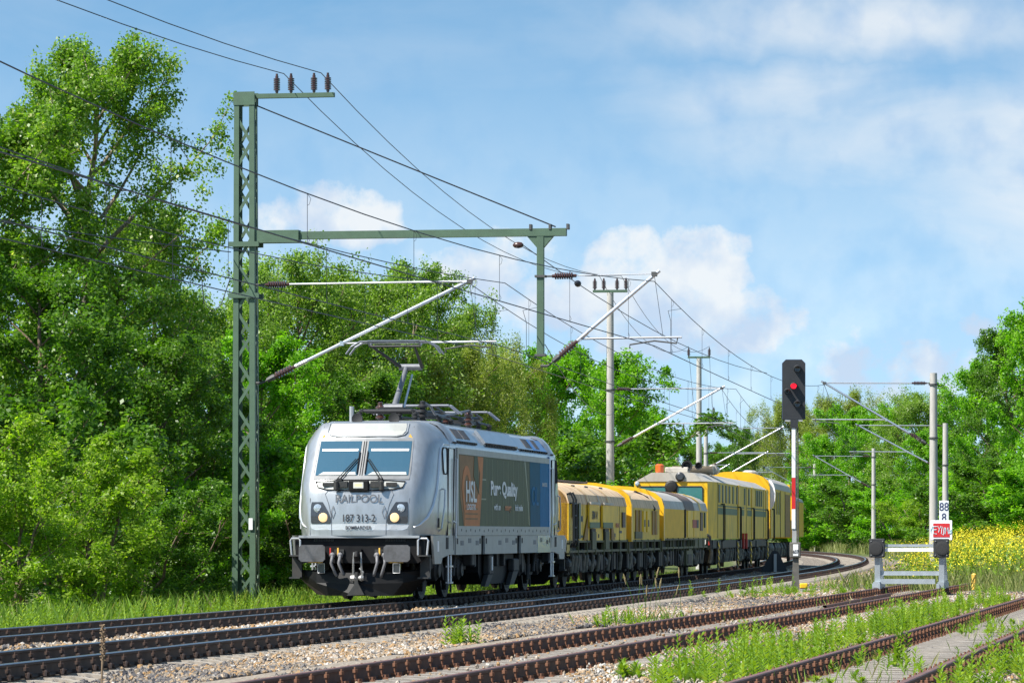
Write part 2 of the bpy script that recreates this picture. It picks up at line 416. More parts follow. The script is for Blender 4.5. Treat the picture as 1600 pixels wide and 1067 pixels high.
def track(name, label, path, rail_pts, kind, fkind, mats, sl_mat, cl_mat, n_single, n_fast, s_list):
    """path(s) -> (centre at rail head level, heading, cross slope)"""
    t = thing(name, (0, 0, 0), label, 'railway track')
    for p in rail_pts: rail(p, t, mats)
    sm = mesh_cache.setdefault('s' + kind, None); fm = mesh_cache.setdefault('f' + fkind, None)
    rest = MB(); restf = MB(); rnd = random.Random(5)
    sproto, fproto = sleeper_mesh(kind), fastening_mesh(fkind)
    for i, s in enumerate(s_list):
        c, h, cs = path(s)
        hh = h + rnd.uniform(-.012, .012) * (2 if kind == 'wood' else 1)
        rot = Matrix.Rotation(-hh, 4, 'Z') @ Matrix.Rotation(-cs, 4, 'Y')
        mw = Matrix.Translation(c + Vector((0, 0, rnd.uniform(-.006, .003)))) @ rot
        if i < n_single:
            if mesh_cache['s' + kind] is None:
                o = sproto.build('sleeper', sl_mat, t); mesh_cache['s' + kind] = o.data
            else: o = add_obj('sleeper', mesh_cache['s' + kind], t)
            o.matrix_local = mw
        else:
            rest.add([mw @ Vector(q) for q in sproto.v], sproto.f)
        for g in (-.7525, .7525):
            if i < n_fast:
                if mesh_cache['f' + fkind] is None:
                    q = fproto.build('rail_fastening', cl_mat, o); mesh_cache['f' + fkind] = q.data
                else: q = add_obj('rail_fastening', mesh_cache['f' + fkind], o)
                q.location = (g, 0, 0)
            else:
                mg = mw @ Matrix.Translation((g, 0, 0))
                restf.add([mg @ Vector(q) for q in fproto.v], fproto.f)
    if rest.v: tag(rest.build('distant_sleepers', sl_mat, t), kind='stuff')
    if restf.v: tag(restf.build('distant_fastenings', cl_mat, t), kind='stuff')
    return t
def main_path(off, dz, c):
    def f(s):
        p, h = trk(s, off, dz + cant(s, c) / 2); return p, h, cant(s, c) / 1.505
    return f
def main_rails(off, dz, c, s0, s1):
    out = []
    for g in (-.7525, .7525):
        pts = []
        for s in np.arange(s0, s1, 2.0):
            p, h = trk(s, off + g, dz + (cant(s, c) if g > 0 else 0)); pts.append((p, h))
        out.append(pts)
    return out
CA, CB = .034, .083
track('railway_track', 'main track with shiny rails on concrete sleepers carrying the train', main_path(DA, -.034, CA), main_rails(DA, -.034, CA, 12, 330), 'concrete', 'k',
      ['rail_side', 'rail_top'], 'sleeper_concrete', 'clip_steel', 160, 60, list(np.arange(18, 300, .62)))
track('railway_track', 'empty main track with shiny rails curving left beside the train', main_path(0, 0, CB), main_rails(0, 0, CB, 4, 330), 'concrete', 'k',
      ['rail_side', 'rail_top'], 'sleeper_concrete', 'clip_steel', 170, 150, list(np.arange(8, 300, .62)))
def sid_path(K): return lambda Y: (sid(K, Y, 0, .06), CT, 0)
def sid_rails(K, y0, y1): return [[(sid(K, Y, g, .06), CT) for Y in np.arange(y0, y1, 4.0)] for g in (-.7525, .7525)]
tc_ = track('railway_track', 'rusty siding track on wooden sleepers ending at the buffer stop', sid_path(CK), sid_rails(CK, 26, 107), 'wood', 'old',
      ['rust_side', 'rust_top'], 'sleeper_wood', 'clip_rust', 130, 130, list(np.arange(29, 103, .60)))
track('railway_track', 'rusty overgrown siding track nearest the camera at bottom right', sid_path(DK), sid_rails(DK, 26, 110), 'wood', 'old',
      ['rust_side', 'rust_top'], 'sleeper_wood', 'clip_rust', 130, 110, list(np.arange(29, 106, .60)))
# spare rail lying between the rails of the siding, and the check of an old timber edging along the gravel
b = MB(); p0 = at(1252, 944, 74.5); p0.z = -.02
rl = [(sid(CK, Y, .10 - (Y - 75) * .012, .005), CT) for Y in np.arange(75, 92, 2.0)]
rr = rail(rl, None, ['rust_top', 'rust_side']); rr.name = 'spare_rail'
tag(rr, 'loose rusty rail lying between the rails of the siding before the buffer stop', 'rail')
mat('old_timber', (.24, .20, .155), .95, 0, .3, 5, dirt=(.11, .085, .065), damt=.6, bump=.4, stretch=(8, .6, 8))
for i, (y0, y1, off, lab) in enumerate(((36.5, 47.5, -2.05, 'long flat concrete cable trough lid beside the near end of the siding'), (48.2, 62.0, -2.0, 'long flat concrete cable trough lid in the gravel beyond the green weed'), (64, 74, -2.0, 'long flat concrete cable trough lid below the seeding grass tuft'))):
    b = MB(); rings = []
    for Y in np.linspace(y0, y1, 9):
        rings.append([sid(CK, Y, off + q, z + .006 * math.sin(Y * 2)) for q, z in ((-.22, -.20), (.22, -.20), (.21, -.105), (-.21, -.115))])
    b.loft(rings, True, True)
    tag(b.build('cable_trough', 'old_timber'), lab, 'cable trough', 'cable trough lids beside the siding')
# ------------------------------------------------------------------ locomotive
mat('silver_paint', (.41, .42, .43), .32, .6, .05, 3, dirt=(.25, .245, .23), dscale=3.5, damt=.55, coat=.5, stretch=(1.6, 1.6, .6))
mat('silver_dull', (.38, .39, .37), .5, .3, .08, 5, dirt=(.33, .31, .27), dscale=2, damt=.5)
mat('roof_grey', (.33, .35, .37), .45, .3, .08, 4, dirt=(.25, .23, .2), damt=.4)
mat('black_frame', (.007, .007, .008), .6, .1, .3, 8, dirt=(.018, .016, .014), dscale=5, damt=.4, spec=.25)
mat('plough_black', (.006, .0063, .007), .5, .2, .2, 5, dirt=(.02, .018, .016), dscale=3, damt=.4, spec=.25)
mat('buffer_grey', (.13, .128, .132), .5, .5, .15, 12, dirt=(.07, .065, .06), dscale=4, damt=.8)
mat('bogie_grey', (.034, .035, .035), .6, .2, .25, 8, dirt=(.05, .04, .03), dscale=4, damt=.6)
mat('wheel_steel', (.035, .032, .03), .5, .4, .2, 8)
mat('rubber', (.02, .02, .021), .7)
mat('hose_grey', (.14, .14, .15), .6)
mat('red_paint', (.45, .03, .02), .5)
mat('yellow_sticker', (.75, .45, .08), .5)
mat('letter_grey', (.12, .13, .15), .5)
mat('letter_dark', (.02, .022, .03), .5)
mat('letter_white', (.72, .74, .72), .5)
mat('letter_blue', (.008, .15, .32), .6, spec=.18)
mat('letter_orange', (.55, .17, .04), .5)
mat('poster_olive', (.060, .078, .030), .5, 0, .25, 2.2, spec=.18, stretch=(2.2, 1, .35))
mat('poster_line', (.16, .17, .09), .4)
mat('poster_orange', (.50, .17, .04), .5, 0, .15, 2, spec=.18)
mat('poster_brown', (.24, .12, .035), .5, 0, .2, 2, spec=.18)
mat('poster_blue', (.006, .10, .17), .6, 0, .15, 2, spec=.18)
mat('blue_paint', (.008, .12, .40), .3, .1, .08, 3, coat=.5)
mat('louver_brown', (.14, .115, .10), .6, .2, .25, 20)
mat('lamp_glass', (.55, .55, .5), .15)
mat('lamp_on', (.8, .55, .3), .3, emit=((1, .6, .25), .25))
mat('lamp_housing', (.045, .047, .052), .25, .2, .2, 20, coat=.6)
mat('led', (.5, .55, .6), .2, .5, .3, 60)
mat('panto_grey', (.17, .175, .19), .5, .4, .1, 10)
mat('panto_black', (.025, .025, .027), .5, .3, .2, 10)
mat('carbon', (.22, .23, .26), .4, .7)
mat('insulator_brown', (.055, .022, .016), .3, 0, .2, 10, coat=.4)
mat('handrail', (.62, .63, .65), .35, .6, .05)
mat('steel_bright', (.30, .30, .29), .45, .6, .15, 8)
mat('white_paint', (.78, .79, .80), .4, 0, .04, 4)
glass_mat('windscreen_glass', (.035, .09, .135))
glass_mat('dark_glass', (.006, .008, .009))
mat('frame_grey', (.17, .175, .18), .5, .2)
mat('cab_desk', (.35, .38, .38), .6)

def interp(tab, z):
    zs, vs_ = zip(*tab); return float(np.interp(z, zs, vs_))
X0 = [(1.36, 9.03), (1.8, 9.03), (2.2, 8.98), (2.45, 8.90), (2.62, 8.76), (3.3, 8.30), (3.5, 8.16), (3.66, 7.98), (3.70, 7.70)]
WF = [(1.36, 1.02), (2.0, 1.05), (2.6, 1.03), (3.3, .99), (3.55, .985), (3.66, .97), (3.70, .88)]
WS = [(1.36, 1.44), (1.6, 1.47), (3.22, 1.47), (3.30, 1.45), (3.50, 1.31), (3.64, 1.17), (3.70, 1.02)]
def nose_x(y, z):
    wf = interp(WF, z); return interp(X0, z) - .10 * (y / wf) ** 2
def loco_slice(z):
    x0, wf, ws = interp(X0, z), interp(WF, z), interp(WS, z)
    q = [(x0 - .10 * t * t, wf * t) for t in (0, .25, .5, .75, 1)]
    a, b_, c, d = (x0 - .10, wf), (x0 - .20, wf + .55 * (ws - wf)), (x0 - .62, ws - .015), (6.75, ws)
    for i in range(1, 10):
        t = i / 9
        q.append(tuple((1 - t) ** 3 * a[k] + 3 * (1 - t) ** 2 * t * b_[k] + 3 * (1 - t) * t * t * c[k] + t ** 3 * d[k] for k in (0, 1)))
    right = q + [(x, ws) for x in (4, 1.5, -1.5, -4)]
    back = [(-x, y) for x, y in reversed(q)]
    half = right + back                                           # front centre -> right side -> rear centre
    return [(x, y, z) for x, y in half] + [(x, -y, z) for x, y in reversed(half[1:-1])]
SC = 58.35
lp, lth = trk(SC, DA)
loco = thing('electric_locomotive', (lp.x, lp.y, -.017), 'silver electric locomotive with raised pantograph at the head of the train', 'locomotive', math.atan2(-math.cos(lth), -math.sin(lth)))
ZS = [1.36, 1.42, 1.6, 1.9, 2.2, 2.4, 2.6, 2.8, 3.05, 3.22, 3.30, 3.40, 3.50, 3.60, 3.66, 3.70]
b = MB(); b.loft([loco_slice(z) for z in ZS], True, True)
b.build('body', 'silver_paint', loco, smooth=True, auto=38)
ex, ey, ez = Vector((1, 0, 0)), Vector((0, 1, 0)), Vector((0, 0, 1))
def on_nose(y, z, d=.006): return Vector((nose_x(y, z) + d, y, z))
def nose_patch(bm, outline_rows, d=.006, thick=.02):
    """rows of (z, y0, y1) become a skin lying d proud of the nose"""
    rows = []
    for z, y0, y1 in outline_rows:
        rows.append([on_nose(y0 + (y1 - y0) * k / 6, z, d) for k in range(7)])
    bm.loft(rows, False)
    back = [[p - ex * thick for p in r] for r in rows]
    edge = lambda g: g[0] + [r[-1] for r in g[1:]] + g[-1][-2::-1] + [r[0] for r in g[-2:0:-1]]
    bm.loft([edge(rows), edge(back)], True)
    return bm
# windscreens with frame, wipers, sun blinds
fr = MB(); nose_patch(fr, [(2.50, -1.00, 1.00), (2.58, -1.00, 1.00), (2.9, -.995, .995), (3.3, -.985, .985), (3.345, -.98, .98)], .004)
frame = fr.build('windscreen_frame', 'frame_grey', loco)
for y0, y1 in ((-.965, -.075), (.075, .965)):
    g = MB(); nose_patch(g, [(2.585, y0, y1), (2.75, y0, y1), (3.0, y0 * .995, y1 * .995), (3.29, y0 * .985, y1 * .985)], .012)
    ws_ = g.build('windscreen', 'windscreen_glass', loco)
    g = MB(); nose_patch(g, [(3.085, y0 + .07, y1 - .05), (3.13, y0 + .07, y1 - .05)], .022, .004); g.build('sun_blind', 'white_paint', ws_)
    g = MB(); nose_patch(g, [(2.592, y0 + .06, y1 - .03), (2.655, y0 + .16, y1 - .05)], .024, .004); g.build('desk_edge', 'cab_desk', ws_)
g = MB(); nose_patch(g, [(2.585, -.03, -.015), (3.29, -.03, -.015)], .014); nose_patch(g, [(2.585, .015, .03), (3.29, .015, .03)], .014); g.build('pillar_seal', 'black_frame', frame)
for s in (-1, 1):
    g = MB(); a, c = on_nose(s * .42, 2.50, .05), on_nose(s * .09, 2.93, .05)
    g.tube([a, c], .012, 6); g.tube([a + Vector((0, s * .06, 0)), on_nose(s * .14, 2.92, .05)], .009, 6)
    g.tube([on_nose(s * .085, 2.62, .04), on_nose(s * .085, 3.08, .04)], .011, 6)
    wp = g.build('wiper', 'black_frame', loco)
    MB().box(a, (.05, .09, .05)).build('wiper_pivot', 'rubber', wp)
# visor panel above the windscreen
g = MB(); nose_patch(g, [(3.405, -.62, .62), (3.43, -.74, .74), (3.50, -.80, .80), (3.60, -.80, .80), (3.66, -.78, .78)], .02, .03); g.build('visor_panel', 'silver_dull', loco)
g = MB(); pth = [on_nose(y, z, .018) for y, z in ((-.83, 3.66), (-.83, 3.48), (-.78, 3.42), (-.64, 3.39), (0, 3.385), (.64, 3.39), (.78, 3.42), (.83, 3.48), (.83, 3.66))]
g.tube(pth, .014, 6); g.build('visor_seam', 'roof_grey', loco)
for s in (-1, 1):
    g = MB(); c = on_nose(s * .90, 3.385, .008); g.prism([(-.055, -.04), (.055, -.04), (0, .055)], c, ey, ez, ex, .004); g.build('warning_sticker', 'yellow_sticker', loco)
# lamp bar under the windscreen: dark oval recess, top lamp, washer pots
g = MB(); nose_patch(g, [(2.285, -.62, .62), (2.31, -.86, .86), (2.40, -.92, .92), (2.455, -.93, .93), (2.465, -.90, .90)], .008); bar = g.build('lamp_bar', 'silver_dull', loco)
g = MB(); ring_ = [on_nose(y, z, .012) for y, z in ((-.93, 2.455), (-.88, 2.34), (-.70, 2.295), (-.3, 2.275), (0, 2.27), (.3, 2.275), (.70, 2.295), (.88, 2.34), (.93, 2.455), (.5, 2.475), (0, 2.48), (-.5, 2.475), (-.93, 2.455))]
g.tube(ring_, .014, 6); g.build('lamp_bar_seal', 'black_frame', bar)
g = MB(); g.rbox(on_nose(0, 2.365, .05), (.10, .42, .22), .02); tl = g.build('top_lamp', 'black_frame', loco)
g = MB(); g.rbox(on_nose(0, 2.375, .085), (.05, .24, .15), .02); g.build('lens', 'lamp_glass', tl)
g = MB(); g.rbox(on_nose(0, 2.385, .108), (.012, .15, .06), .005); g.build('lamp', 'lamp_on', tl)
for s in (-1, 1):
    g = MB(); g.box(on_nose(s * .34, 2.40, .05), (.10, .20, .12)); g.lathe(on_nose(s * .47, 2.27, .07), ez, [(0, .03), (.02, .055), (.18, .055), (.20, .03)], 10)
    g.box(on_nose(s * .66, 2.40, .03), (.05, .22, .07)); g.build('washer_pot', 'bogie_grey', bar)
# headlights
for s in (-1, 1):
    g = MB()
    rows = [(1.60, .60, .99), (1.64, .58, 1.005), (1.75, .60, 1.01), (1.88, .66, 1.01), (1.98, .72, 1.005), (2.04, .76, .99)]
    nose_patch(g, [(z, s * a, s * c) for z, a, c in rows], .012)
    hl = g.build('headlight', 'lamp_housing', loco)
    g = MB(); g.lathe(on_nose(s * .74, 1.725, .002), ex, [(0, .095), (.02, .095), (.028, .06), (.032, .001)], 16); g.build('lamp', 'lamp_on', hl)
    g = MB(); g.lathe(on_nose(s * .86, 1.915, .0), ex, [(0, .085), (.018, .085), (.024, .05), (.026, .001)], 14)
    for k in range(6): g.lathe(on_nose(s * .86 + .05 * math.cos(k), 1.915 + .05 * math.sin(k), .014), ex, [(0, .018), (.014, .012)], 6)
    g.build('led_cluster', 'led', hl)
# panel joints of the nose
for pth in ([(-.56, 1.37), (-.57, 1.75), (-.63, 2.0), (-.71, 2.20), (-.66, 2.262)], [(.56, 1.37), (.57, 1.75), (.63, 2.0), (.71, 2.20), (.66, 2.262)], [(-.68, 2.262), (-.3, 2.235), (0, 2.23), (.3, 2.235), (.68, 2.262)], [(-1.02, 1.37), (-1.03, 2.1), (-1.01, 2.6), (-.98, 3.3), (-.94, 3.6)], [(1.02, 1.37), (1.03, 2.1), (1.01, 2.6), (.98, 3.3), (.94, 3.6)]):
    g = MB(); g.tube([on_nose(y, z, .001) for y, z in pth], .0075, 5); g.build('panel_joint', 'letter_grey', loco)
# lighter sweep under the lamps
mat('silver_light', (.64, .65, .67), .32, .45, .03, 3, coat=.5)
g = MB(); nose_patch(g, [(1.47, -.9, .9), (1.50, -.99, .99), (1.565, -1.02, 1.02), (1.595, -1.0, 1.0)], .003); g.build('pale_band', 'silver_light', loco)
tn = lambda body, z, size, m, sx, bold=0.0, y=0: text(body, m, loco, on_nose(y, z, .012), ey, ez, size, sx, .002, bold)
tn('RAILPOOL', 2.10, .235, 'letter_grey', .90, .002)
tn('187 313-2', 1.705, .215, 'letter_dark', .80, .001)
tn('BOMBARDIER', 1.515, .105, 'letter_dark', .84, .001)
for s in (-1, 1):
    g = MB(); c = on_nose(s * .53, 1.83, .004); g.prism([(-.05, 0), (0, -.14), (.05, 0), (0, .14), (-.05, 0), (-.038, 0), (0, .115), (.038, 0), (0, -.115), (-.038, 0)], c, ey, ez, ex, .004)
    g.build('diamond_mark', 'letter_grey', loco)
# side crease with its highlight painted as a lighter silver bead; it sweeps from the cab window down to the nose, both sides
def side_pt(x, z, s, d=.0):
    """point of the body's side skin at height z nearest to station x"""
    q = loco_slice(z)[:14]
    q = [p for p in q if p[0] >= 6.7]; q.sort()
    y = float(np.interp(x, [p[0] for p in q], [p[1] for p in q])) if x > q[0][0] else interp(WS, z)
    return Vector((x, s * (y + d), z))
for s in (-1, 1):
    g = MB(); g.tube([side_pt(x, z, s, .002) for x, z in ((6.85, 3.24), (7.35, 3.24), (7.55, 3.15), (7.68, 2.9), (7.80, 2.6), (7.98, 2.25), (8.22, 1.95), (8.50, 1.72), (8.75, 1.58), (8.88, 1.52))], [.012, .02, .028, .032, .034, .038, .04, .036, .025, .012], 7)
    g.build('crease', 'silver_light', loco, smooth=True)
    sk = -1
    # cab window, door, handrails at the front end, the same at the rear
    for e in (1, -1):
        S = lambda x, z, d=0: Vector((e * x, 0, 0)) + Vector((0, side_pt(x, z, s, d).y, z))
        g = MB(); o4 = [(7.13, 2.68), (7.16, 2.63), (7.38, 2.63), (7.43, 2.72), (7.45, 3.10), (7.38, 3.17), (7.18, 3.17), (7.13, 3.12)]
        g.add([S(x, z, .012) for x, z in o4] + [S(x, z, -.02) for x, z in o4], [tuple(range(8))[::-1 if s * e < 0 else 1]] + [(i, (i + 1) % 8, 8 + (i + 1) % 8, 8 + i) for i in range(8)])
        cw = g.build('cab_window', 'dark_glass', loco)
        g = MB(); g.tube([S(x, z, .014) for x, z in o4 + o4[:1]], .014, 5); g.build('window_seal', 'rubber', cw)
        g = MB(); xs = (6.42, 6.98)
        ring = [S(xs[0], 1.05, .012), S(xs[1], 1.05, .012), S(xs[1], 3.16, .012), S(xs[0], 3.16, .012)]
        g.add(ring + [p - Vector((0, s * .05, 0)) for p in ring], [(0, 1, 2, 3), (0, 1, 5, 4), (1, 2, 6, 5), (2, 3, 7, 6), (3, 0, 4, 7)])
        dr = g.build('cab_door', 'silver_paint', loco)
        g = MB(); g.tube([S(x, z, .016) for x, z in ((6.40, 1.05), (6.40, 3.17), (7.0, 3.17), (7.0, 1.05))], .016, 5); g.build('door_seal', 'rubber', dr)
        g = MB(); g.tube([S(6.55, 1.62, .03), S(6.55, 1.62, .07), S(6.82, 1.66, .07)], .018, 6); g.build('door_handle', 'handrail', dr)
        g = MB(); g.tube([S(6.33, 1.3, .0), S(6.33, 1.32, .07), S(6.33, 2.95, .07), S(6.33, 2.97, 0)], .017, 6); g.build('handrail', 'handrail', loco)
        g = MB(); g.tube([S(7.75, 1.45, .0), S(7.78, 1.5, .06), S(7.62, 1.95, .07), S(7.52, 2.3, .06), S(7.50, 2.32, 0)], .018, 6); g.build('handrail', 'handrail', loco)
        g = MB(); g.box(S(7.83, 1.62, .01), (.05, .02, .20)); g.build('socket_plate', 'letter_dark', loco)
# poster panel on both sides with its frame
for s in (-1, 1):
    Q = lambda x, z, d: Vector((x, s * (1.47 + d), z))
    rx = -s                                                  # reading direction along local x
    ux = Vector((rx, 0, 0)); nrm_ = Vector((0, s, 0))
    g = MB()
    for x, z, dx, dz in ((0, 3.135, 12.2, .13), (0, 1.46, 12.2, .20), (6.03, 2.31, .14, 1.52), (-6.03, 2.31, .14, 1.52)):
        g.box(Q(x, z, .012), (dx, .036, dz))
    pf = g.build('poster_frame', 'silver_dull', loco)
    g = MB(); g.box(Q(0, 2.315, .006), (11.92, .02, 1.51)); po = g.build('poster', 'poster_olive', loco)
    f = lambda t: rx * (-5.96 + 11.92 * t)                     # 0..1 in reading direction
    def patch(pts, m, d=.0185, name='poster_print'):
        gg = MB(); gg.prism([(p[0] * 11.92, p[1] * 1.51) for p in pts], Q(f(0), 1.56, d), ux, ez, nrm_, .002 + random.random() * .0002); return gg.build(name, m, po)
    patch([(.055, 0), (.185, 0), (.215, .99), (.01, .99), (.02, .4)], 'poster_brown', .0170)
    patch([(.19, .99), (.25, .99), (.232, .45), (.212, 0), (.06, 0), (.06, .30), (.17, .32), (.205, .5), (.215, .75)], 'poster_orange', .0195)
    for k in range(3): patch([(.07, .09 + k * .07), (.19, .09 + k * .07), (.195, .115 + k * .07), (.07, .115 + k * .07)], 'poster_brown', .0220)
    arc = [(.035 + .045 * (1 - math.cos(t)), .52 + .33 * math.sin(t)) for t in np.linspace(0, math.pi, 12)]
    arc2 = [(.055 + .027 * (1 - math.cos(t)), .50 + .22 * math.sin(t)) for t in np.linspace(math.pi, 0, 12)]
    patch([(.055, .2)] + arc + arc2 + [(.065, .3)], 'poster_orange', .0222)
    patch([(.155, .99), (.19, .99), (.205, .45), (.15, .70)], 'poster_olive', .0245)
    for k in range(9): patch([(.285 + .058 * k, .03), (.2875 + .058 * k, .03), (.2875 + .058 * k, .97), (.285 + .058 * k, .97)], 'poster_line', .0172)
    for z in (.38, .66): patch([(.225, z), (.28, z), (.28, z + .02), (.225, z + .02)], 'poster_line', .0174)
    patch([(.70, .99), (.715, .99), (.74, .55), (.765, .02), (.757, .02), (.73, .55)], 'poster_line', .0176)
    patch([(.775, 0), (1.0, 0), (1.0, 1), (.765, 1)], 'poster_blue', .0172)
    patch([(.89, 0), (1.0, 0), (1.0, 1), (.89, 1)], 'letter_blue', .0196)
    tx = lambda body, t, z, size, sx, m, bold=.01: text(body, m, po, Q(f(t), 1.56 + 1.51 * z, .026), ux, ez, size, sx, .0015, bold)
    tx('HSL', .125, .47, .62, 1.25, 'letter_white', .012); tx('LOGISTIK', .125, .265, .17, 1.5, 'letter_white', .003)
    tx('Pure Quality', .47, .545, .42, 1.62, 'letter_white', .016)
    tx('with an', .395, .28, .20, 1.42, 'letter_white', .004); tx('orange', .515, .28, .20, 1.5, 'letter_orange', .006); tx('kick inside', .635, .28, .20, 1.25, 'letter_white', .004)
    tx('OL', .825, .46, .60, 1.3, 'poster_blue' if False else 'letter_blue', .01); tx('RAILPOOL', .945, .66, .13, 1.2, 'letter_white', 0)
    g = MB(); g.box(Q(-6.03 * s, 2.31, .014), (.16, .042, 1.86)); g.build('blue_frame_end', 'blue_paint', pf)
    for k in range(22):
        gg = MB() if k == 0 else gg
        gg.box(Q(-5.7 + .54 * k, 1.455 + .02 * (k % 2), .031), (.05, .006, .05))
    tag(gg.build('rivets', 'bogie_grey', pf), kind='stuff')
    # sill panels below the poster
    for x0_, x1_, m in ((3.2, 6.2, 'silver_dull'), (-1.45, 2.75, 'silver_dull'), (-6.2, -1.95, 'silver_dull')):
        g = MB(); g.box(Q((x0_ + x1_) / 2, 1.155, -.01), (x1_ - x0_, .05, .40)); sp = g.build('sill_panel', m, loco)
        g = MB()
        for k in range(3): g.box(Q(x0_ + .5 + .9 * k, 1.20 + .05 * (k % 2), .018), (.34, .006, .10))
        g.build('data_stencil', 'letter_grey', sp)
        g = MB(); g.box(Q(x0_ + .16, 1.24, .017), (.12, .01, .12)); g.box(Q(x1_ - .16, 1.24, .017), (.12, .01, .12)); g.build('jack_slot', 'rubber', sp)
    g = MB(); g.box(Q(-s * 5.2, 1.155, -.004), (1.9, .05, .404)); g.build('blue_sill', 'blue_paint', loco)
    g = MB(); g.box(Q(0, 1.155, -.10), (12.3, .05, .40)); g.build('sill_recess', 'black_frame', loco)
    # lower cab skirts with steps
    for e in (1, -1):
        g = MB(); g.prism([(6.25, 1.36), (8.65, 1.36), (8.45, .78), (7.75, .78), (7.6, .90), (6.9, .96), (6.25, .96)], Vector((0, s * 1.42, 0)), Vector((e, 0, 0)), ez, Vector((0, s, 0)), .045); ck = g.build('cab_skirt', 'silver_dull', loco)
        g = MB(); g.box((e * 8.1, s * 1.468, 1.14), (.16, .012, .22)); g.build('skirt_sign', 'white_paint', ck)
        g = MB(); g.box((e * 7.1, s * 1.468, 1.20), (.26, .012, .24)); g.build('step_hole', 'rubber', ck)
        g = MB()
        for x in (6.55, 6.85): g.tube([(e * x, s * 1.44, .95), (e * x, s * 1.44, .36)], .02, 6)
        for z in (.72, .38): g.box((e * 6.7, s * 1.44, z), (.32, .10, .035))
        g.build('step_ladder', 'handrail', loco)
# roof: side covers, grilles, vents
for s in (-1, 1):
    z0, y0_, z1, y1_ = 3.305, 1.452, 3.60, 1.225
    nrm_ = Vector((0, s * (z1 - z0), (y0_ - y1_))).normalized(); up = Vector((0, s * (y1_ - y0_), z1 - z0)).normalized(); ln = math.hypot(z1 - z0, y0_ - y1_)
    def cover(x0_, x1_, m, th=.03, a=.10, c=1.0, name='roof_cover', par=loco):
        gg = MB(); gg.prism([(0, ln * a), (x1_ - x0_, ln * a), (x1_ - x0_, ln * c), (0, ln * c)], Vector((x0_, s * y0_, z0)) + nrm_ * (.0), ex, up, nrm_, th); return gg.build(name, m, par)
    cv = cover(3.6, 6.3, 'silver_paint', .028); cover(5.0, 5.75, 'louver_brown', .036, .28, .95, 'grille', cv); cover(4.15, 4.85, 'louver_brown', .036, .28, .95, 'grille', cv)
    cover(-1.6, 2.6, 'silver_paint', .065, .12, 1.08); cv = cover(-4.0, -1.75, 'silver_paint', .028); cover(-3.9, -3.1, 'louver_brown', .036, .25, .95, 'grille', cv)
    cv = cover(-5.9, -4.1, 'blue_paint', .03); cover(-5.0, -4.5, 'louver_brown', .036, .25, .95, 'grille', cv)
    g = MB()
    for k in range(20): g.box((-1.4 + .2 * k, s * 1.462, 3.325), (.10, .03, .05))
    tag(g.build('air_vents', 'rubber', loco), kind='stuff')
    g = MB()
    for k in range(12): g.box((3.7 + .2 * k, s * 1.462, 3.322), (.13, .03, .04)); g.box((-5.8 + .33 * k, s * 1.462, 3.322), (.16, .03, .04))
    tag(g.build('rain_gutter', 'black_frame', loco), kind='stuff')
for e in (1, -1):                                              # raised roof caps over both cabs
    g = MB(); rings = []
    for x in (6.05, 6.20, 6.62, 6.75):
        k = .0 if x in (6.05, 6.75) else 1.0
        rings.append([(e * x, s_ * (y + .012 + .035 * k), z + .045 * k) for s_, pr in ((1, ((1.455, 3.27), (1.32, 3.50), (1.18, 3.64), (1.03, 3.70))), (-1, ((1.03, 3.70), (1.18, 3.64), (1.32, 3.50), (1.455, 3.27)))) for y, z in pr])
    g.loft(rings, False); g.build('cab_roof_cap', 'silver_paint', loco, smooth=True, auto=40)
g = MB(); g.box((0, 0, 3.735), (12.6, 1.5, .06)); g.build('roof_deck', 'roof_grey', loco)
# roof gear: insulators, cable, pantographs, horns, aerial
def ribbed(bm, base, axis, r, L_, n=6):
    prof = [(0, r * .55)]
    for k in range(n):
        a = L_ * (k + .15) / n; c = L_ * (k + .85) / n; prof += [(a, r * .55), (a + L_ * .02, r), (c - L_ * .08, r), (c, r * .55)]
    bm.lathe(base, axis, prof + [(L_, r * .55)], 12); return bm
for x, y in ((5.05, .55), (4.4, -.5), (-1.2, .4), (-2.6, -.4)):
    g = MB(); ribbed(g, (x, y, 3.74), ez, .11, .42, 4); g.lathe((x, y, 4.16), ez, [(0, .06), (.05, .06), (.06, .02)], 8); g.build('roof_insulator', 'insulator_brown' if x < 5 else 'panto_black', loco, smooth=True, auto=40)
g = MB(); g.tube([(5.05, .55, 4.2), (4.3, .58, 4.12), (3.4, .5, 3.98), (2.6, .4, 4.0), (1.5, .3, 4.0), (-1.2, .4, 4.2)], .028, 6); g.build('roof_cable', 'panto_grey', loco)
for y in (-.42, .36):
    g = MB(); g.lathe((7.15, y, 3.78), ex, [(-.28, .05), (-.05, .06), (.0, .10), (.02, .12), (.04, .115), (.02, .07)], 12); g.build('horn', 'rubber', loco, smooth=True, auto=40)
g = MB(); g.tube([(6.5, -.68, 3.7), (6.5, -.68, 4.06)], .05, 8); g.build('aerial', 'roof_grey', loco)
# raised pantograph near the front: base frame, knee opening to the rear of the car
pan = bpy.data.objects.new('pantograph', None); col.objects.link(pan); pan.parent = loco
g = MB()
for y in (-.55, .55): g.tube([(6.15, y, 3.98), (4.75, y * .6, 3.98)], .035, 6)
for x in (6.1, 5.5, 4.85): g.tube([(x, -.6, 3.98), (x, .6, 3.98)], .035, 6)
for x, y in ((6.1, -.6), (6.1, .6), (4.85, 0)): ribbed(g, (x, y, 3.74), ez, .07, .22, 3)
g.box((5.5, 0, 4.02), (.35, .5, .10)); g.build('base_frame', 'panto_black', pan)
PXK = 4.05                                                    # knee station
g = MB(); g.lathe((5.42, 0, 4.05), ey, [(-.20, .10), (.20, .10)], 10)
g.tube([(5.4, 0, 4.05), (PXK, 0, 4.98)], [.07, .05], 10); g.lathe((PXK, -.16, 4.98), ey, [(0, .07), (.50, .07)], 10); g.build('lower_arm', 'panto_grey', pan, smooth=True, auto=40)
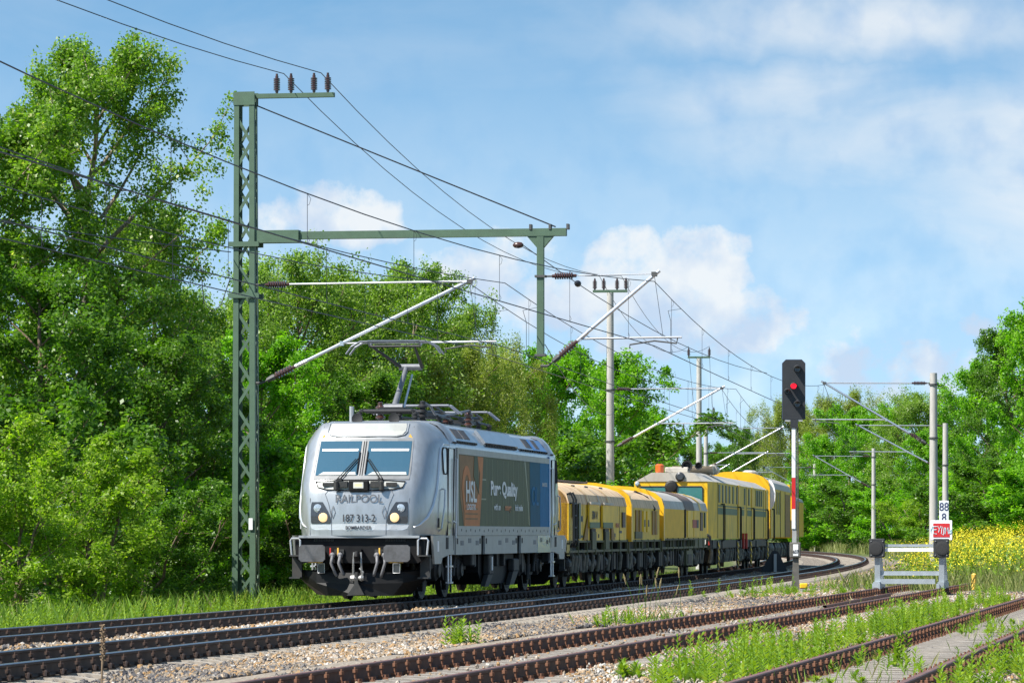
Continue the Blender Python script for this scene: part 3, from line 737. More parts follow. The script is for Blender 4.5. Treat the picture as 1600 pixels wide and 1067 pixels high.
g = MB(); g.tube([(5.0, .12, 4.02), (PXK - .12, .10, 4.82)], .022, 6); g.build('guide_rod', 'handrail', pan)
HX, HZ = 5.30, 5.46
g = MB()
for y0_, y1_ in ((-.12, -.52), (.34, .42)): g.tube([(PXK, y0_, 4.98), (HX, y1_, HZ - .08)], [.042, .026], 8)
g.tube([(HX, -.55, HZ - .09), (HX, .55, HZ - .09)], .026, 8); g.build('upper_arm', 'panto_black', pan)
g = MB()
for dx in (-.19, .19):
    g.tube([(HX + dx, -1.02, HZ - .26), (HX + dx, -.90, HZ - .10), (HX + dx, -.72, HZ), (HX + dx, 0, HZ + .012), (HX + dx, .72, HZ), (HX + dx, .90, HZ - .10), (HX + dx, 1.02, HZ - .26)], .022, 6)
    g.box((HX + dx, 0, HZ + .02), (.05, 1.1, .03))
for y in (-.55, .55): g.tube([(HX - .19, y, HZ - .02), (HX, y, HZ - .09), (HX + .19, y, HZ - .02)], .018, 6)
g.build('collector_head', 'carbon', pan)
# lowered pantographs behind it
for x0_, nm in ((1.6, 'folded_pantograph'), (-3.2, 'folded_pantograph')):
    fp = bpy.data.objects.new(nm, None); col.objects.link(fp); fp.parent = loco
    g = MB()
    for y in (-.5, .5): g.tube([(x0_ + 1.5, y, 3.95), (x0_ - .9, y * .7, 3.95)], .03, 6)
    for k in range(4): ribbed(g, (x0_ + 1.3 - .7 * k, .5 * (-1) ** k, 3.74), ez, .07, .2, 3)
    g.box((x0_ + .3, 0, 3.98), (1.6, .3, .08)); g.build('base_frame', 'panto_black', fp)
    g = MB(); g.tube([(x0_ + 1.4, .1, 4.02), (x0_ - 1.1, .1, 4.10)], .06, 8)
    for y in (-.4, .4): g.tube([(x0_ - 1.1, y * .4, 4.1), (x0_ + 1.2, y, 4.16)], .028, 6)
    g.build('arms', 'panto_black', fp)
    g = MB()
    for dx in (-.18, .18): g.tube([(x0_ + 1.2 + dx, -.95, 4.0), (x0_ + 1.2 + dx, -.72, 4.19), (x0_ + 1.2 + dx, .72, 4.19), (x0_ + 1.2 + dx, .95, 4.0)], .024, 6)
    g.build('collector_head', 'carbon', fp)
# underframe, buffers, coupling, plough
g = MB(); g.box((0, 0, 1.18), (17.4, 2.5, .35)); g.build('underframe', 'black_frame', loco)
for e in (1, -1):
    g = MB(); g.prism([(-1.28, 1.36), (1.28, 1.36), (1.33, 1.30), (1.33, .88), (1.2, .80), (-1.2, .80), (-1.33, .88), (-1.33, 1.30)], Vector((e * 8.55, 0, 0)), ey, ez, ex, e * .36); bb = g.build('buffer_beam', 'black_frame', loco)
    g = MB(); g.box((e * 8.93, 0, 1.335), (.14, 2.5, .05)); g.build('beam_edge', 'roof_grey', bb)
    if e > 0:
        g = MB()
        for s in (-1, 1):
            for k in range(12): g.box((8.92, s * (.55 + .035 * k), 1.27), (.03, .018, .06))
            g.box((8.925, s * .42, 1.03), (.04, .20, .10))
        tag(g.build('beam_grille', 'bogie_grey', bb), kind='stuff')
    for s in (-1, 1):
        bf = bpy.data.objects.new('buffer', None); col.objects.link(bf); bf.parent = loco
        g = MB(); g.lathe((e * 8.9, s * .875, 1.0), (e, 0, 0), [(0, .17), (.30, .17), (.30, .12), (.5, .12)], 14); g.build('buffer_sleeve', 'black_frame', bf, smooth=True, auto=40)
        g = MB(); g.prism([(-.27, -.12), (-.22, -.17), (.22, -.17), (.27, -.12), (.27, .12), (.22, .17), (-.22, .17), (-.27, .12)], Vector((e * 9.40, s * .875, 1.0)), ey, ez, ex, e * .05); g.build('buffer_plate', 'buffer_grey', bf)
        g = MB(); g.box((e * 9.30, s * .83, .815), (.2, .26, .012)); g.build('yellow_mark', 'yellow_sticker', bf)
        # corner step with handrail
        st_ = MB(); st_.box((e * 8.75, s * 1.33, .72), (.10, .20, .46)); st_.box((e * 8.88, s * 1.33, .50), (.30, .22, .03)); st_.box((e * 8.88, s * 1.33, .95), (.30, .22, .03)); so = st_.build('corner_step', 'bogie_grey', loco)
        g = MB(); g.tube([(e * 8.98, s * 1.22, .96), (e * 8.98, s * 1.22, 1.26), (e * 8.96, s * 1.25, 1.30), (e * 8.96, s * 1.40, 1.30), (e * 8.96, s * 1.43, 1.25), (e * 8.96, s * 1.40, .95)], .02, 6); g.build('grab_rail', 'handrail', so)
        for j, y in enumerate((.38, .54)):
            g = MB(); g.lathe((e * 8.92, s * y, .98), (e, 0, -.2), [(0, .04), (.08, .04), (.09, .06), (.13, .06)], 8); g.tube([(e * 9.02, s * y, .95), (e * 9.08, s * (y + .02), .80), (e * 9.02, s * (y - .05), .60), (e * 8.95, s * (y - .10), .50)], .032, 8); g.build('air_hose', 'hose_grey', loco, smooth=True)
            g = MB(); g.box((e * 9.0, s * (y + .05), 1.03), (.03, .03, .16)); g.build('hose_cock', 'red_paint' if j else 'yellow_sticker', loco)
        g = MB(); g.box((e * 8.95, s * .78, .70), (.08, .14, .18)); sk_ = g.build('cable_socket', 'lamp_housing', loco)
        g = MB(); g.tube([(e * 9.0, s * .78 - .07, .60), (e * 9.0, s * .78 - .07, .79), (e * 9.0, s * .78 + .07, .79), (e * 9.0, s * .78 + .07, .60), (e * 9.0, s * .78 - .07, .60)], .008, 5); g.build('socket_edge', 'handrail', sk_)
    hk = bpy.data.objects.new('coupling', None); col.objects.link(hk); hk.parent = loco
    g = MB(); g.box((e * 8.98, 0, 1.0), (.16, .12, .16)); g.tube([(e * 9.0, 0, 1.0), (e * 9.2, 0, 1.0), (e * 9.27, 0, .93), (e * 9.22, 0, .86)], .05, 8); g.build('draw_hook', 'black_frame', hk)
    g = MB()
    for y in (-.06, .08): g.tube([(e * 9.16, y, 1.02), (e * 9.20, y * 1.15, .80), (e * 9.16, y * 1.3, .52)], .022, 6)
    g.lathe((e * 9.17, -.13, .50), ey, [(0, .06), (.08, .07), (.16, .045), (.22, .07), (.27, .05)], 8); g.tube([(e * 9.17, .10, .5), (e * 9.18, .13, .62), (e * 9.17, .05, .70)], .02, 6)
    g.build('screw_link', 'steel_bright', hk)
    g = MB()                                                   # snow plough with centre ridge
    top = [(8.62, -1.32, .66), (8.9, -.9, .62), (9.05, 0, .60), (8.9, .9, .62), (8.62, 1.32, .66)]
    mid = [(8.60, -1.30, .48), (8.92, -.9, .40), (9.12, 0, .38), (8.92, .9, .40), (8.60, 1.30, .48)]
    bot = [(8.50, -.98, .16), (8.95, -.7, .14), (9.22, 0, .14), (8.95, .7, .14), (8.50, .98, .16)]
    rows = [[Vector((e * p[0], p[1], p[2])) for p in r] for r in (top, mid, bot)]
    g.loft(rows, False); g.loft([[p - Vector((e * .05, 0, 0)) for p in r] for r in rows], False)
    g.add([rows[0][0], rows[0][-1], rows[2][-1], rows[2][0]], [(0, 1, 2, 3)])
    pl = g.build('snow_plough', 'plough_black', loco)
    if e > 0:
        g = MB(); g.prism([(-.03, .62), (.02, .62), (.03, .40), (.16, .16), (-.20, .145), (-.05, .36)], Vector((9.14, 0, 0)), ey, ez, ex, .085); g.build('worn_edge', 'bogie_grey', pl)
# bogies and wheels
wm = MB()
wm.lathe((0, -.07, 0), ey, [(0, .60), (.015, .625), (.03, .60), (.13, .59)], 28)
wr = MB(); wr.lathe((0, .065, 0), ey, [(0, .50), (.004, .50), (.008, .24), (.04, .22), (.075, .12), (.09, .02)], 28)
tyre_me = wheel_me = None
def wheelset(parent, x, s, r=.625):
    global tyre_me, wheel_me
    wh = bpy.data.objects.new('wheel', None); col.objects.link(wh); wh.parent = parent; wh.location = (x, s * .76, r); wh.rotation_euler = (0, 0, 0 if s > 0 else math.pi); wh.scale = (r / .625,) * 3
    if tyre_me is None:
        t_ = wm.build('tyre', 'wheel_steel', wh, smooth=True, auto=40); tyre_me = t_.data
        q = wr.build('wheel_disc', 'bogie_grey', wh, smooth=True, auto=40); wheel_me = q.data
    else: add_obj('tyre', tyre_me, wh); add_obj('wheel_disc', wheel_me, wh)
for xc in (5.22, -5.22):
    bg = bpy.data.objects.new('bogie', None); col.objects.link(bg); bg.parent = loco
    for dx in (-1.3, 1.3):
        for s in (-1, 1):
            wheelset(loco, xc + dx, s)
        g = MB(); g.tube([(xc + dx, -.8, .625), (xc + dx, .8, .625)], .09, 10); g.box((xc + dx * .9, 0, .62), (.8, .9, .7)); g.build('axle_drive', 'black_frame', bg)
    for s in (-1, 1):
        g = MB(); g.prism([(-2.1, .80), (-1.6, .95), (-.7, .95), (-.45, .68), (.45, .68), (.7, .95), (1.6, .95), (2.1, .80), (2.1, .62), (1.55, .70), (.75, .66), (.5, .42), (-.5, .42), (-.75, .66), (-1.55, .70), (-2.1, .62)], Vector((xc, s * .98, 0)), ex, ez, Vector((0, s, 0)), .14); g.build('bogie_frame', 'black_frame', bg)
        for dx in (-1.3, 1.3):
            g = MB(); g.lathe((xc + dx, s * .92, .625), (0, s, 0), [(0, .22), (.20, .22), (.24, .15), (.28, .14)], 14); g.build('axle_box', 'bogie_grey', bg, smooth=True, auto=40)
            for q in (-.24, .24): g = MB(); ribbed(g, (xc + dx + q, s * 1.06, .70), ez, .10, .24, 4); g.build('spring', 'bogie_grey', bg)
            g = MB(); g.box((xc + dx + .62, s * .92, .48), (.12, .10, .55)); g.build('brake_shoe', 'black_frame', bg)
        
        for pa, pb in (((xc + .25, s * 1.14, .95), (xc + .3, s * 1.14, .32)), ((xc - .55, s * 1.16, 1.0), (xc - .35, s * 1.16, .5))): g = MB(); g.tube([pa, pb], .047, 8); g.build('damper', 'bogie_grey', bg)
        g = MB()
        for x in (xc + 2.05, xc - 2.05): g.tube([(x, s * .80, .85), (x, s * .80, .12)], .025, 6)
        g.build('sand_pipe', 'bogie_grey', bg)
        g = MB(); g.rbox((xc - 1.75, s * 1.25, .86), (.35, .22, .32), .03); g.build('sand_box', 'bogie_grey', bg)
g = MB(); g.prism([(-2.3, 1.02), (2.3, 1.02), (2.3, .55), (1.9, .28), (-1.9, .28), (-2.3, .55)], Vector((0, -1.25, 0)), ex, ez, ey, 2.5); g.build('transformer_tank', 'black_frame', loco)
for s in (-1, 1):
    g = MB(); g.rbox((1.55, s * 1.34, .72), (.55, .16, .46), .03); g.prism([(1.25, .50), (1.85, .50), (2.3, .24), (1.8, .24)], Vector((0, s * 1.30, 0)), ex, ez, ey, s * .10); tb = g.build('tank_box', 'bogie_grey', loco)
    g = MB(); g.box((1.5, s * 1.425, .74), (.10, .012, .30)); g.build('box_label', 'white_paint', tb)
    g = MB(); g.rbox((-1.75, s * 1.34, .68), (.70, .16, .30), .03); g.prism([(-2.1, .54), (-1.4, .54), (-.95, .24), (-1.5, .24)], Vector((0, s * 1.30, 0)), ex, ez, ey, s * .10); g.build('tank_box', 'bogie_grey', loco)
    for x in (-3.0, -2.7, 3.1, .3, -.6):
        g = MB(); g.rbox((x, s * 1.28, .82), (.14, .12, .30), .02); g.build('valve_box', 'bogie_grey', loco)
# ------------------------------------------------------------------ yellow grinding train
mat('wagon_yellow', (.84, .53, .012), .5, 0, .12, 2, dirt=(.33, .22, .06), dscale=1.4, damt=.6, stretch=(1.5, 1, .6))
mat('wagon_bright', (.75, .43, .01), .4, 0, .08, 3)
mat('wagon_olive', (.76, .50, .016), .55, 0, .14, 2, dirt=(.25, .18, .06), dscale=1.5, damt=.6, stretch=(1.5, 1, .6))
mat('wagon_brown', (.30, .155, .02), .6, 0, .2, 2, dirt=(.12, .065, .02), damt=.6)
mat('green_band', (.045, .10, .03), .5, 0, .15, 3)
mat('roof_sooty', (.70, .51, .31), .65, 0, .2, 2.5, dirt=(.30, .145, .06), dscale=1.3, damt=.95, stretch=(5, .8, .8))
mat('roof_white', (.46, .43, .38), .5, 0, .12, 3, dirt=(.24, .17, .11), dscale=1.5, damt=.7, stretch=(3, .8, .8))
mat('roof_dark', (.15, .10, .075), .6, 0, .2, 3)
mat('frame_olive', (.085, .09, .035), .6, 0, .2, 4, dirt=(.05, .045, .03), damt=.6)
mat('under_black', (.007, .007, .0065), .6, 0, .3, 8, dirt=(.04, .035, .03), damt=.5)
mat('under_grey', (.026, .026, .023), .6, .1, .25, 8, dirt=(.015, .014, .012), damt=.6); mat('under_pale', (.20, .20, .165), .6, .1, .25, 8, dirt=(.06, .055, .045), dscale=5, damt=.8)
mat('black_rail', (.015, .016, .017), .45, .2)
mat('orange_lamp', (.60, .12, .02), .3, coat=.5)
mat('window_teal', (.03, .16, .15), .08, 0, .1, 2, coat=.8)
mat('window_green', (.02, .045, .03), .35, spec=.15)
mat('muffler', (.50, .45, .38), .4, .6, .15, 8)
mat('mark_red', (.38, .08, .05), .6)
mat('mark_dark', (.05, .06, .07), .6)
def car(name, s0, s1, label):
    """an Empty on track A between stations s0 and s1, local x forward, y to the visible side"""
    sm_ = (s0 + s1) / 2; p, t = trk(sm_, DA); q0, _ = trk(s0, DA); q1, _ = trk(s1, DA)
    d = (q0 - q1).normalized()
    o = thing(name, (p.x, p.y, -.017), label, 'rail wagon', math.atan2(d.y, d.x), 'yellow rail grinding train')
    return o, s1 - s0
def running_gear(t, Lc, xs, seed):
    rnd = random.Random(seed)
    for x in xs:
        for s in (-1, 1): wheelset(t, x, s, .46)
        g = MB(); g.tube([(x, -.8, .46), (x, .8, .46)], .08, 8); g.build('axle', 'under_black', t)
        for s in (-1, 1):
            g = MB(); g.rbox((x, s * 1.02, .47), (.34, .26, .30), .04); g.build('axle_box', 'under_black', t)
            g = MB()
            for k in range(4): g.box((x, s * 1.06, .68 + .022 * k), (1.15 - .2 * k, .09, .018))
            g.build('leaf_spring', 'under_grey', t)
            
            for q in (-.42, .42): g = MB(); g.box((x + q, s * 1.0, .62), (.05, .14, .62)); g.build('axle_guard', 'under_grey', t)
    x = -Lc / 2 + .5
    while x < Lc / 2 - .5:                                    # grinding gear, tanks and pipes slung under the frame
        k = rnd.random(); s = 1
        for s in (-1, 1):
            g = MB()
            if k < .35: g.tube([(x, s * 1.2, .98), (x + .05, s * 1.28, .80), (x - .06, s * 1.22, .42)], .06, 8); nm, m = 'grinding_cylinder', 'under_pale'
            elif k < .6: g.rbox((x, s * 1.12, .66), (.40, .30, .5), .03); nm, m = 'equipment_box', 'under_black'
            elif k < .8: g.tube([(x, s * 1.25, 1.0), (x, s * 1.25, .40)], .035, 6); nm, m = 'pipe', 'under_grey'
            else: g.lathe((x - .2, s * 1.1, .62), ex, [(0, .12), (.06, .2), (.45, .2), (.5, .12)], 12); nm, m = 'air_tank', 'under_black'
            g.build(nm, m, t)
        x += rnd.uniform(.38, .75)
    g = MB(); g.box((0, 0, .72), (Lc * .92, 1.5, .5)); g.build('underframe_gear', 'under_black', t)
def arch_ring(x, w, zf, zs_, zt, n=10):
    q = [(x, -w, zf), (x, -w, zs_)]
    for k in range(1, n):
        a = math.pi * k / n; q.append((x, -w * math.cos(a), zs_ + (zt - zs_) * math.sin(a) ** .8))
    return q + [(x, w, zs_), (x, w, zf)]
def hood(t, x0_, x1_, w, zf, zs_, zt, side, roof, rname='roof', parent_roof=True):
    g = MB(); a, c = (x0_, x1_)
    g.box(((a + c) / 2, 0, (zf + zs_) / 2), (abs(c - a), 2 * w, zs_ - zf)); body = g.build('body', side, t)
    g = MB(); rings = [arch_ring(x, w + .012, zs_ - .02, zs_, zt) for x in np.linspace(a, c, 5)]; g.loft(rings, False)
    for r_ in (rings[0], rings[-1]): g.add(r_, [tuple(range(len(r_)))])
    rf = g.build(rname, roof, t, smooth=True, auto=30)
    return body, rf
def end_cap(t, x, w, zf, zs_, zt, th=.16, m='wagon_bright'):
    g = MB(); o_ = arch_ring(x, w, zf, zs_, zt); i_ = arch_ring(x - th, w, zf, zs_, zt); g.loft([o_, i_], True, True)
    return g.build('end_cap', m, t)
def frame_bay(t, Lc, zb=.93, zt=1.22, y=1.36):
    for s in (-1, 1):
        g = MB(); g.box((0, s * y, zb + .02), (Lc, .08, .06)); g.box((0, s * y, zt - .02), (Lc, .08, .05)); g.build('side_sill', 'frame_olive', t)
        n = max(4, int(Lc / 1.5))
        for k in range(n + 1):
            g = MB(); g.box((-Lc / 2 + .06 + (Lc - .12) * k / n, s * (y + .02), (zb + zt) / 2 - .03), (.07, .07, zt - zb + .10)); g.build('sill_post', 'frame_olive', t)
        for k in range(n):
            if k % 2 == 0: g = MB(); g.box((-Lc / 2 + Lc * (k + .5) / n, s * (y - .12), (zb + zt) / 2), (Lc / n * .6, .10, zt - zb - .06)); g.build('frame_panel', 'frame_olive' if k % 4 else 'under_grey', t)
    g = MB(); g.box((0, 0, (zb + zt) / 2), (Lc - .1, 2.3, zt - zb - .04)); g.build('chassis', 'under_black', t)
def rails_black(t, x, z0, z1, s=1, y=1.5, n=2, dx=.30):
    for k in range(n):
        g = MB(); xx = x - k * dx; g.tube([(xx, s * (y - .10), z1), (xx, s * y, z1 + .03), (xx, s * (y + .02), z1 - .05), (xx, s * (y + .02), z0 + .05), (xx, s * (y - .08), z0)], .022, 6); g.build('grab_rail', 'black_rail', t)

# --- first hood wagon, right behind the locomotive
t, Lc = car('grinding_wagon', 68.1, 79.2, 'low yellow hood wagon coupled right behind the locomotive')
hood(t, Lc / 2 - .05, -Lc / 2 + .1, 1.38, 1.22, 2.17, 2.76, 'wagon_yellow', 'roof_sooty')
for x in (Lc / 2 - .05, ):
    e = end_cap(t, x, 1.36, 1.22, 2.15, 2.72, .04, 'wagon_brown')
for x in (2.3, .2, -1.6): g = MB(); g.loft([arch_ring(x, 1.425, 2.12, 2.17, 2.775), arch_ring(x - .12, 1.425, 2.12, 2.17, 2.775)], False); g.build('roof_rib', 'wagon_bright' if x != .2 else 'roof_white', t, smooth=True)
for s in (-1, 1):
    for x in (1.35, -1.15):
        g = MB(); g.box((x, s * 1.43, 1.86), (1.9, .05, .58)); dr = g.build('hatch', 'wagon_yellow', t)
        g = MB(); g.box((x, s * 1.46, 1.62), (1.86, .02, .15)); g.build('green_strip', 'green_band', dr)
        g = MB(); g.box((x, s * 1.40, 1.38), (.8, .06, .30)); g.build('access_opening', 'under_black', t)
        g = MB(); g.box((x - .05, s * 1.43, 1.22), (.75, .03, .46)); g.build('chute', 'frame_olive', t)
        g = MB(); g.box((x, s * 1.432, 2.13), (1.5, .03, .02)); g.box((x, s * 1.47, 2.19), (1.8, .04, .06)); g.build('hatch_rail', 'roof_white', dr)
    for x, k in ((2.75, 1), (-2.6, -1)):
        g = MB(); g.prism([(0, 0), (-.75 * k, 0), (-.75 * k, .62)], Vector((x + .3 * k, s * 1.405, 1.24)), ex, ez, ey, s * .012); g.build('painted_recess_shade', 'wagon_brown', t)  # flat brown triangle, the shade of a recess put into its colour
    g = MB(); g.prism([(-.16, -.42), (-.12, -.46), (.12, -.46), (.16, -.42), (.16, .42), (.12, .46), (-.12, .46), (-.16, .42)], Vector((3.75, s * 1.405, 1.72)), ex, ez, ey, s * .015); g.build('window', 'window_green', t)
    g = MB(); g.rbox((4.7, s * 1.41, 1.98), (.45, .03, .36), .01); g.build('window', 'window_green', t)
    g = MB(); g.box((-4.7, s * 1.41, 1.78), (.5, .03, .42)); g.build('louvre', 'louver_brown', t)
    tx = lambda body, x, z, size, m, sx=1.2: text(body, m, t, (x, s * 1.462, z), (-s, 0, 0), ez, size, sx, .001, .004)
    tx('SRM 14', 1.35, 1.87, .30, 'mark_dark', 1.1)
    text('SPENO', 'mark_red', t, (-3.5, s * 1.405, 1.62), (-s, 0, 0), ez, .17, 1.4, .001, .004)
    rails_black(t, Lc / 2 - .15, 1.05, 2.15, s, 1.5, 2, .5)
for s in (-1, 1):
    for x in (Lc / 2 - .1, Lc / 2 - .55):
        g = MB(); g.tube([(x, s * 1.42, 1.05), (x, s * 1.50, 1.2), (x, s * 1.50, 2.25), (x, s * 1.42, 2.42), (x, s * 1.28, 2.36)], .028, 6); g.build('ladder_rail', 'black_rail', t)
    for k in range(4): g = MB(); g.tube([(Lc / 2 - .1, s * 1.5, 1.25 + .3 * k), (Lc / 2 - .55, s * 1.5, 1.25 + .3 * k)], .02, 6); g.build('ladder_rung', 'black_rail', t)
    for x, z, w_, h_ in ((4.3, 1.5, .35, .12), (3.2, 1.78, .25, .14), (-3.0, 1.36, .3, .1), (.1, 1.34, .14, .1), (-4.2, 1.45, .5, .07), (3.3, 1.33, .5, .06)): g = MB(); g.box((x, s * 1.386, z), (w_, .012, h_)); g.build('data_stencil', 'mark_dark', t)
    for x in (4.45, 3.0, -2.2, -4.0): g = MB(); g.box((x, s * 1.384, 1.70), (.025, .01, .92)); g.build('panel_seam', 'frame_olive', t)
    for x in (2.0, -.4, -3.2): g = MB(); g.tube([(x, s * .95, 2.52), (x - .05, s * .93, 2.64), (x - .5, s * .93, 2.64), (x - .55, s * .95, 2.52)], .022, 6); g.build('roof_handle', 'black_rail', t)
g = MB(); g.box((0, 0, 2.80), (Lc - 1, .7, .05)); g.build('roof_walkway', 'roof_dark', t)
frame_bay(t, Lc); running_gear(t, Lc, (3.9, 2.3, -2.3, -3.9), 1)
# --- second hood wagon
t, Lc = car('grinding_wagon', 79.5, 87.0, 'low yellow hood wagon, second behind the locomotive, with dark open bays')
hood(t, Lc / 2 - .2, -Lc / 2 + .05, 1.38, 1.22, 2.15, 2.72, 'wagon_olive', 'roof_sooty')
end_cap(t, Lc / 2, 1.48, 1.18, 2.20, 2.84, .28)
for s in (-1, 1):
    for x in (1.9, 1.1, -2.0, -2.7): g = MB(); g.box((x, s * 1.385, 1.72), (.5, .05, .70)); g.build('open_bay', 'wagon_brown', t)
    for x in (.2, -.7): g = MB(); g.box((x, s * 1.392, 1.75), (.55, .05, .60)); dd = g.build('door', 'wagon_yellow', t); g = MB(); g.box((x, s * 1.42, 1.7), (.22, .01, .2)); g.build('data_stencil', 'mark_dark', dd)
    g = MB(); g.box((1.5, s * 1.385, 1.36), (1.6, .06, .2)); g.build('sill_box', 'frame_olive', t)
    g = MB(); g.lathe((Lc / 2 - .1, s * 1.40, 2.16), ez, [(0, .05), (.08, .06), (.12, .03)], 8); g.build('marker_lamp', 'orange_lamp', t)
g = MB(); g.tube([(-1.6, .9, 2.62), (-2.0, 1.2, 2.45), (-2.3, 1.40, 2.1)], .05, 6); g.build('exhaust_hose', 'black_rail', t)
frame_bay(t, Lc); running_gear(t, Lc, (2.4, .8, -.8, -2.4), 2)
# --- third hood wagon
t, Lc = car('grinding_wagon', 87.3, 101.3, 'low yellow hood wagon with pleated cover in front of the tall control car')
hood(t, Lc / 2 - .3, -Lc / 2 + .05, 1.38, 1.25, 2.17, 2.76, 'wagon_olive', 'roof_white')
end_cap(t, Lc / 2, 1.46, 1.20, 2.20, 2.83, .30)
for a, c, m in ((.4, -2.6, 'roof_dark'), (-4.2, -4.9, 'wagon_bright')):
    g = MB(); g.loft([arch_ring(x, 1.40, 2.14, 2.18, 2.785) for x in np.linspace(a, c, 3)], False); g.build('roof_panel', m, t, smooth=True)
for s in (-1, 1):
    for k in range(14):
        g = MB(); x = Lc / 2 - .8 - .38 * k; g.prism([(0, 0), (.19, .06), (.38, 0)], Vector((x - .38, s * 1.385, 1.27)), ex, Vector((0, s, 0)), ez, .88); g.build('pleat', 'wagon_bright', t)
    g = MB(); g.box((.35, s * 1.40, 1.72), (.12, .06, .9)); g.build('cover_edge', 'under_black', t)
    for x in (-1.3, -3.3): g = MB(); g.box((x, s * 1.392, 1.72), (1.8, .03, .84)); dd = g.build('door', 'wagon_yellow', t)
    g = MB(); g.box((-2.5, s * 1.412, 1.72), (1.2, .02, .26)); g.build('logo', 'mark_red', t); g = MB(); g.box((-3.45, s * 1.414, 1.72), (.55, .02, .26)); g.build('logo', 'mark_dark', t)
    g = MB(); g.box((-4.9, s * 1.392, 1.80), (.7, .04, .6)); g.build('open_bay', 'roof_dark', t)
    g = MB(); g.box((-6.0, s * 1.395, 1.85), (.35, .04, .5)); g.build('window', 'window_green', t)
    g = MB(); g.box((-4.5, s * 1.36, 1.10), (3.2, .06, .30)); g.build('skirt', 'frame_olive', t)
    g = MB(); g.lathe((Lc / 2 - .1, s * 1.40, 2.20), ez, [(0, .05), (.08, .06), (.12, .03)], 8); g.build('marker_lamp', 'orange_lamp', t)
    g = MB(); g.box((-1.6, s * 1.15, .66), (2.0, .4, .52)); g.build('generator_box', 'frame_olive', t); g = MB(); g.box((-1.5, s * 1.36, .60), (1.2, .02, .30)); g.build('box_opening', 'under_black', t)
frame_bay(t, Lc, .95, 1.25); running_gear(t, Lc, (5.6, 4.0, -4.4, -6.0), 3)
# --- tall control car
t, Lc = car('control_car', 102.6, 130.0, 'tall yellow control car with grey roof and wide teal windows')
t['category'] = 'rail wagon'
hx = Lc / 2
sec = lambda x, w, k=0: [(x, -w, 1.22), (x, -w, 3.16 - k), (x, -w + .55, 3.46 - k), (x, w - .55, 3.46 - k), (x, w, 3.16 - k), (x, w, 1.22)]
g = MB(); rings = [sec(x, w) for x, w in ((hx, 1.22), (hx - 1.6, 1.42), (-hx, 1.42))]
for k in range(2):
    for j in range(6):
        g.mi = 1 if j in (1, 2, 3) else 0
        a, c = rings[k], rings[k + 1]; g.add([a[j], a[(j + 1) % 6], c[(j + 1) % 6], c[j]], [(0, 1, 2, 3)])
g.mi = 2; g.add(rings[0], [tuple(range(6))]); g.mi = 0; g.add(rings[-1], [tuple(range(6))])
g.build('body', ['wagon_olive', 'roof_white', 'wagon_bright'], t)
for s in (-1, 1):
    g = MB(); g.prism([(-.44, -.40), (.44, -.40), (.44, .27), (.40, .31), (-.40, .31), (-.44, .27)], Vector((hx - .01, s * .62, 2.68)), ey, ez, ex, .03); wn = g.build('front_window', 'window_teal', t)
    g = MB(); o_ = [(-.44, -.40), (.44, -.40), (.44, .27), (.40, .31), (-.40, .31), (-.44, .27)]; g.tube([(hx + .02, s * .62 + a, 2.68 + c) for a, c in o_ + o_[:1]], .022, 5); g.build('window_seal', 'rubber', wn)
g = MB(); g.prism([(-1.22, 3.16), (1.22, 3.16), (.67, 3.46), (-.67, 3.46)], Vector((hx, 0, 0)), ey, ez, ex, .03); g.build('front_brow', 'roof_white', t)
g = MB(); g.lathe((hx, .0, 2.98), ex, [(0, .22), (.06, .22), (.09, .16), (.10, .05)], 18); g.build('front_lamp', 'under_black', t)
g = MB(); g.lathe((hx, .30, 3.32), ex, [(0, .16), (.08, .16), (.12, .1)], 14); g.build('front_lamp', 'lamp_housing', t)
g = MB(); g.lathe((hx, -1.15, 3.08), ex, [(0, .08), (.05, .08), (.07, .04)], 10); g.build('front_lamp', 'led', t)
for y in (-.45,): g = MB(); g.lathe((hx - .6, y, 3.46), ez, [(0, .13), (.05, .15), (.26, .15), (.30, .10)], 12); g.build('beacon', 'orange_lamp', t)
g = MB(); g.rbox((hx - 1.2, .1, 3.56), (.7, .8, .2), .03); g.build('roof_unit', 'roof_white', t)
for y, r_ in ((.45, .19), (.85, .13)): g = MB(); g.lathe((hx - .9, y, 3.70), ex, [(-.3, r_ * .5), (-.02, r_ * .7), (0, r_), (.05, r_), (.04, r_ * .7), (-.1, r_ * .5)], 14); g.build('horn', 'black_rail', t)
g = MB(); g.prism([(-.5, 0), (.5, 0), (.9, .28), (-.9, .28)], Vector((hx - 4.4, -.3, 3.46)), ex, ez, ey, 1.4); g.build('exhaust_housing', 'muffler', t)
g = MB(); g.lathe((hx - 5.6, 1.05, 3.62), ex, [(0, .10), (.06, .15), (1.2, .15), (1.26, .19), (1.30, .15)], 12); g.build('muffler', 'muffler', t)
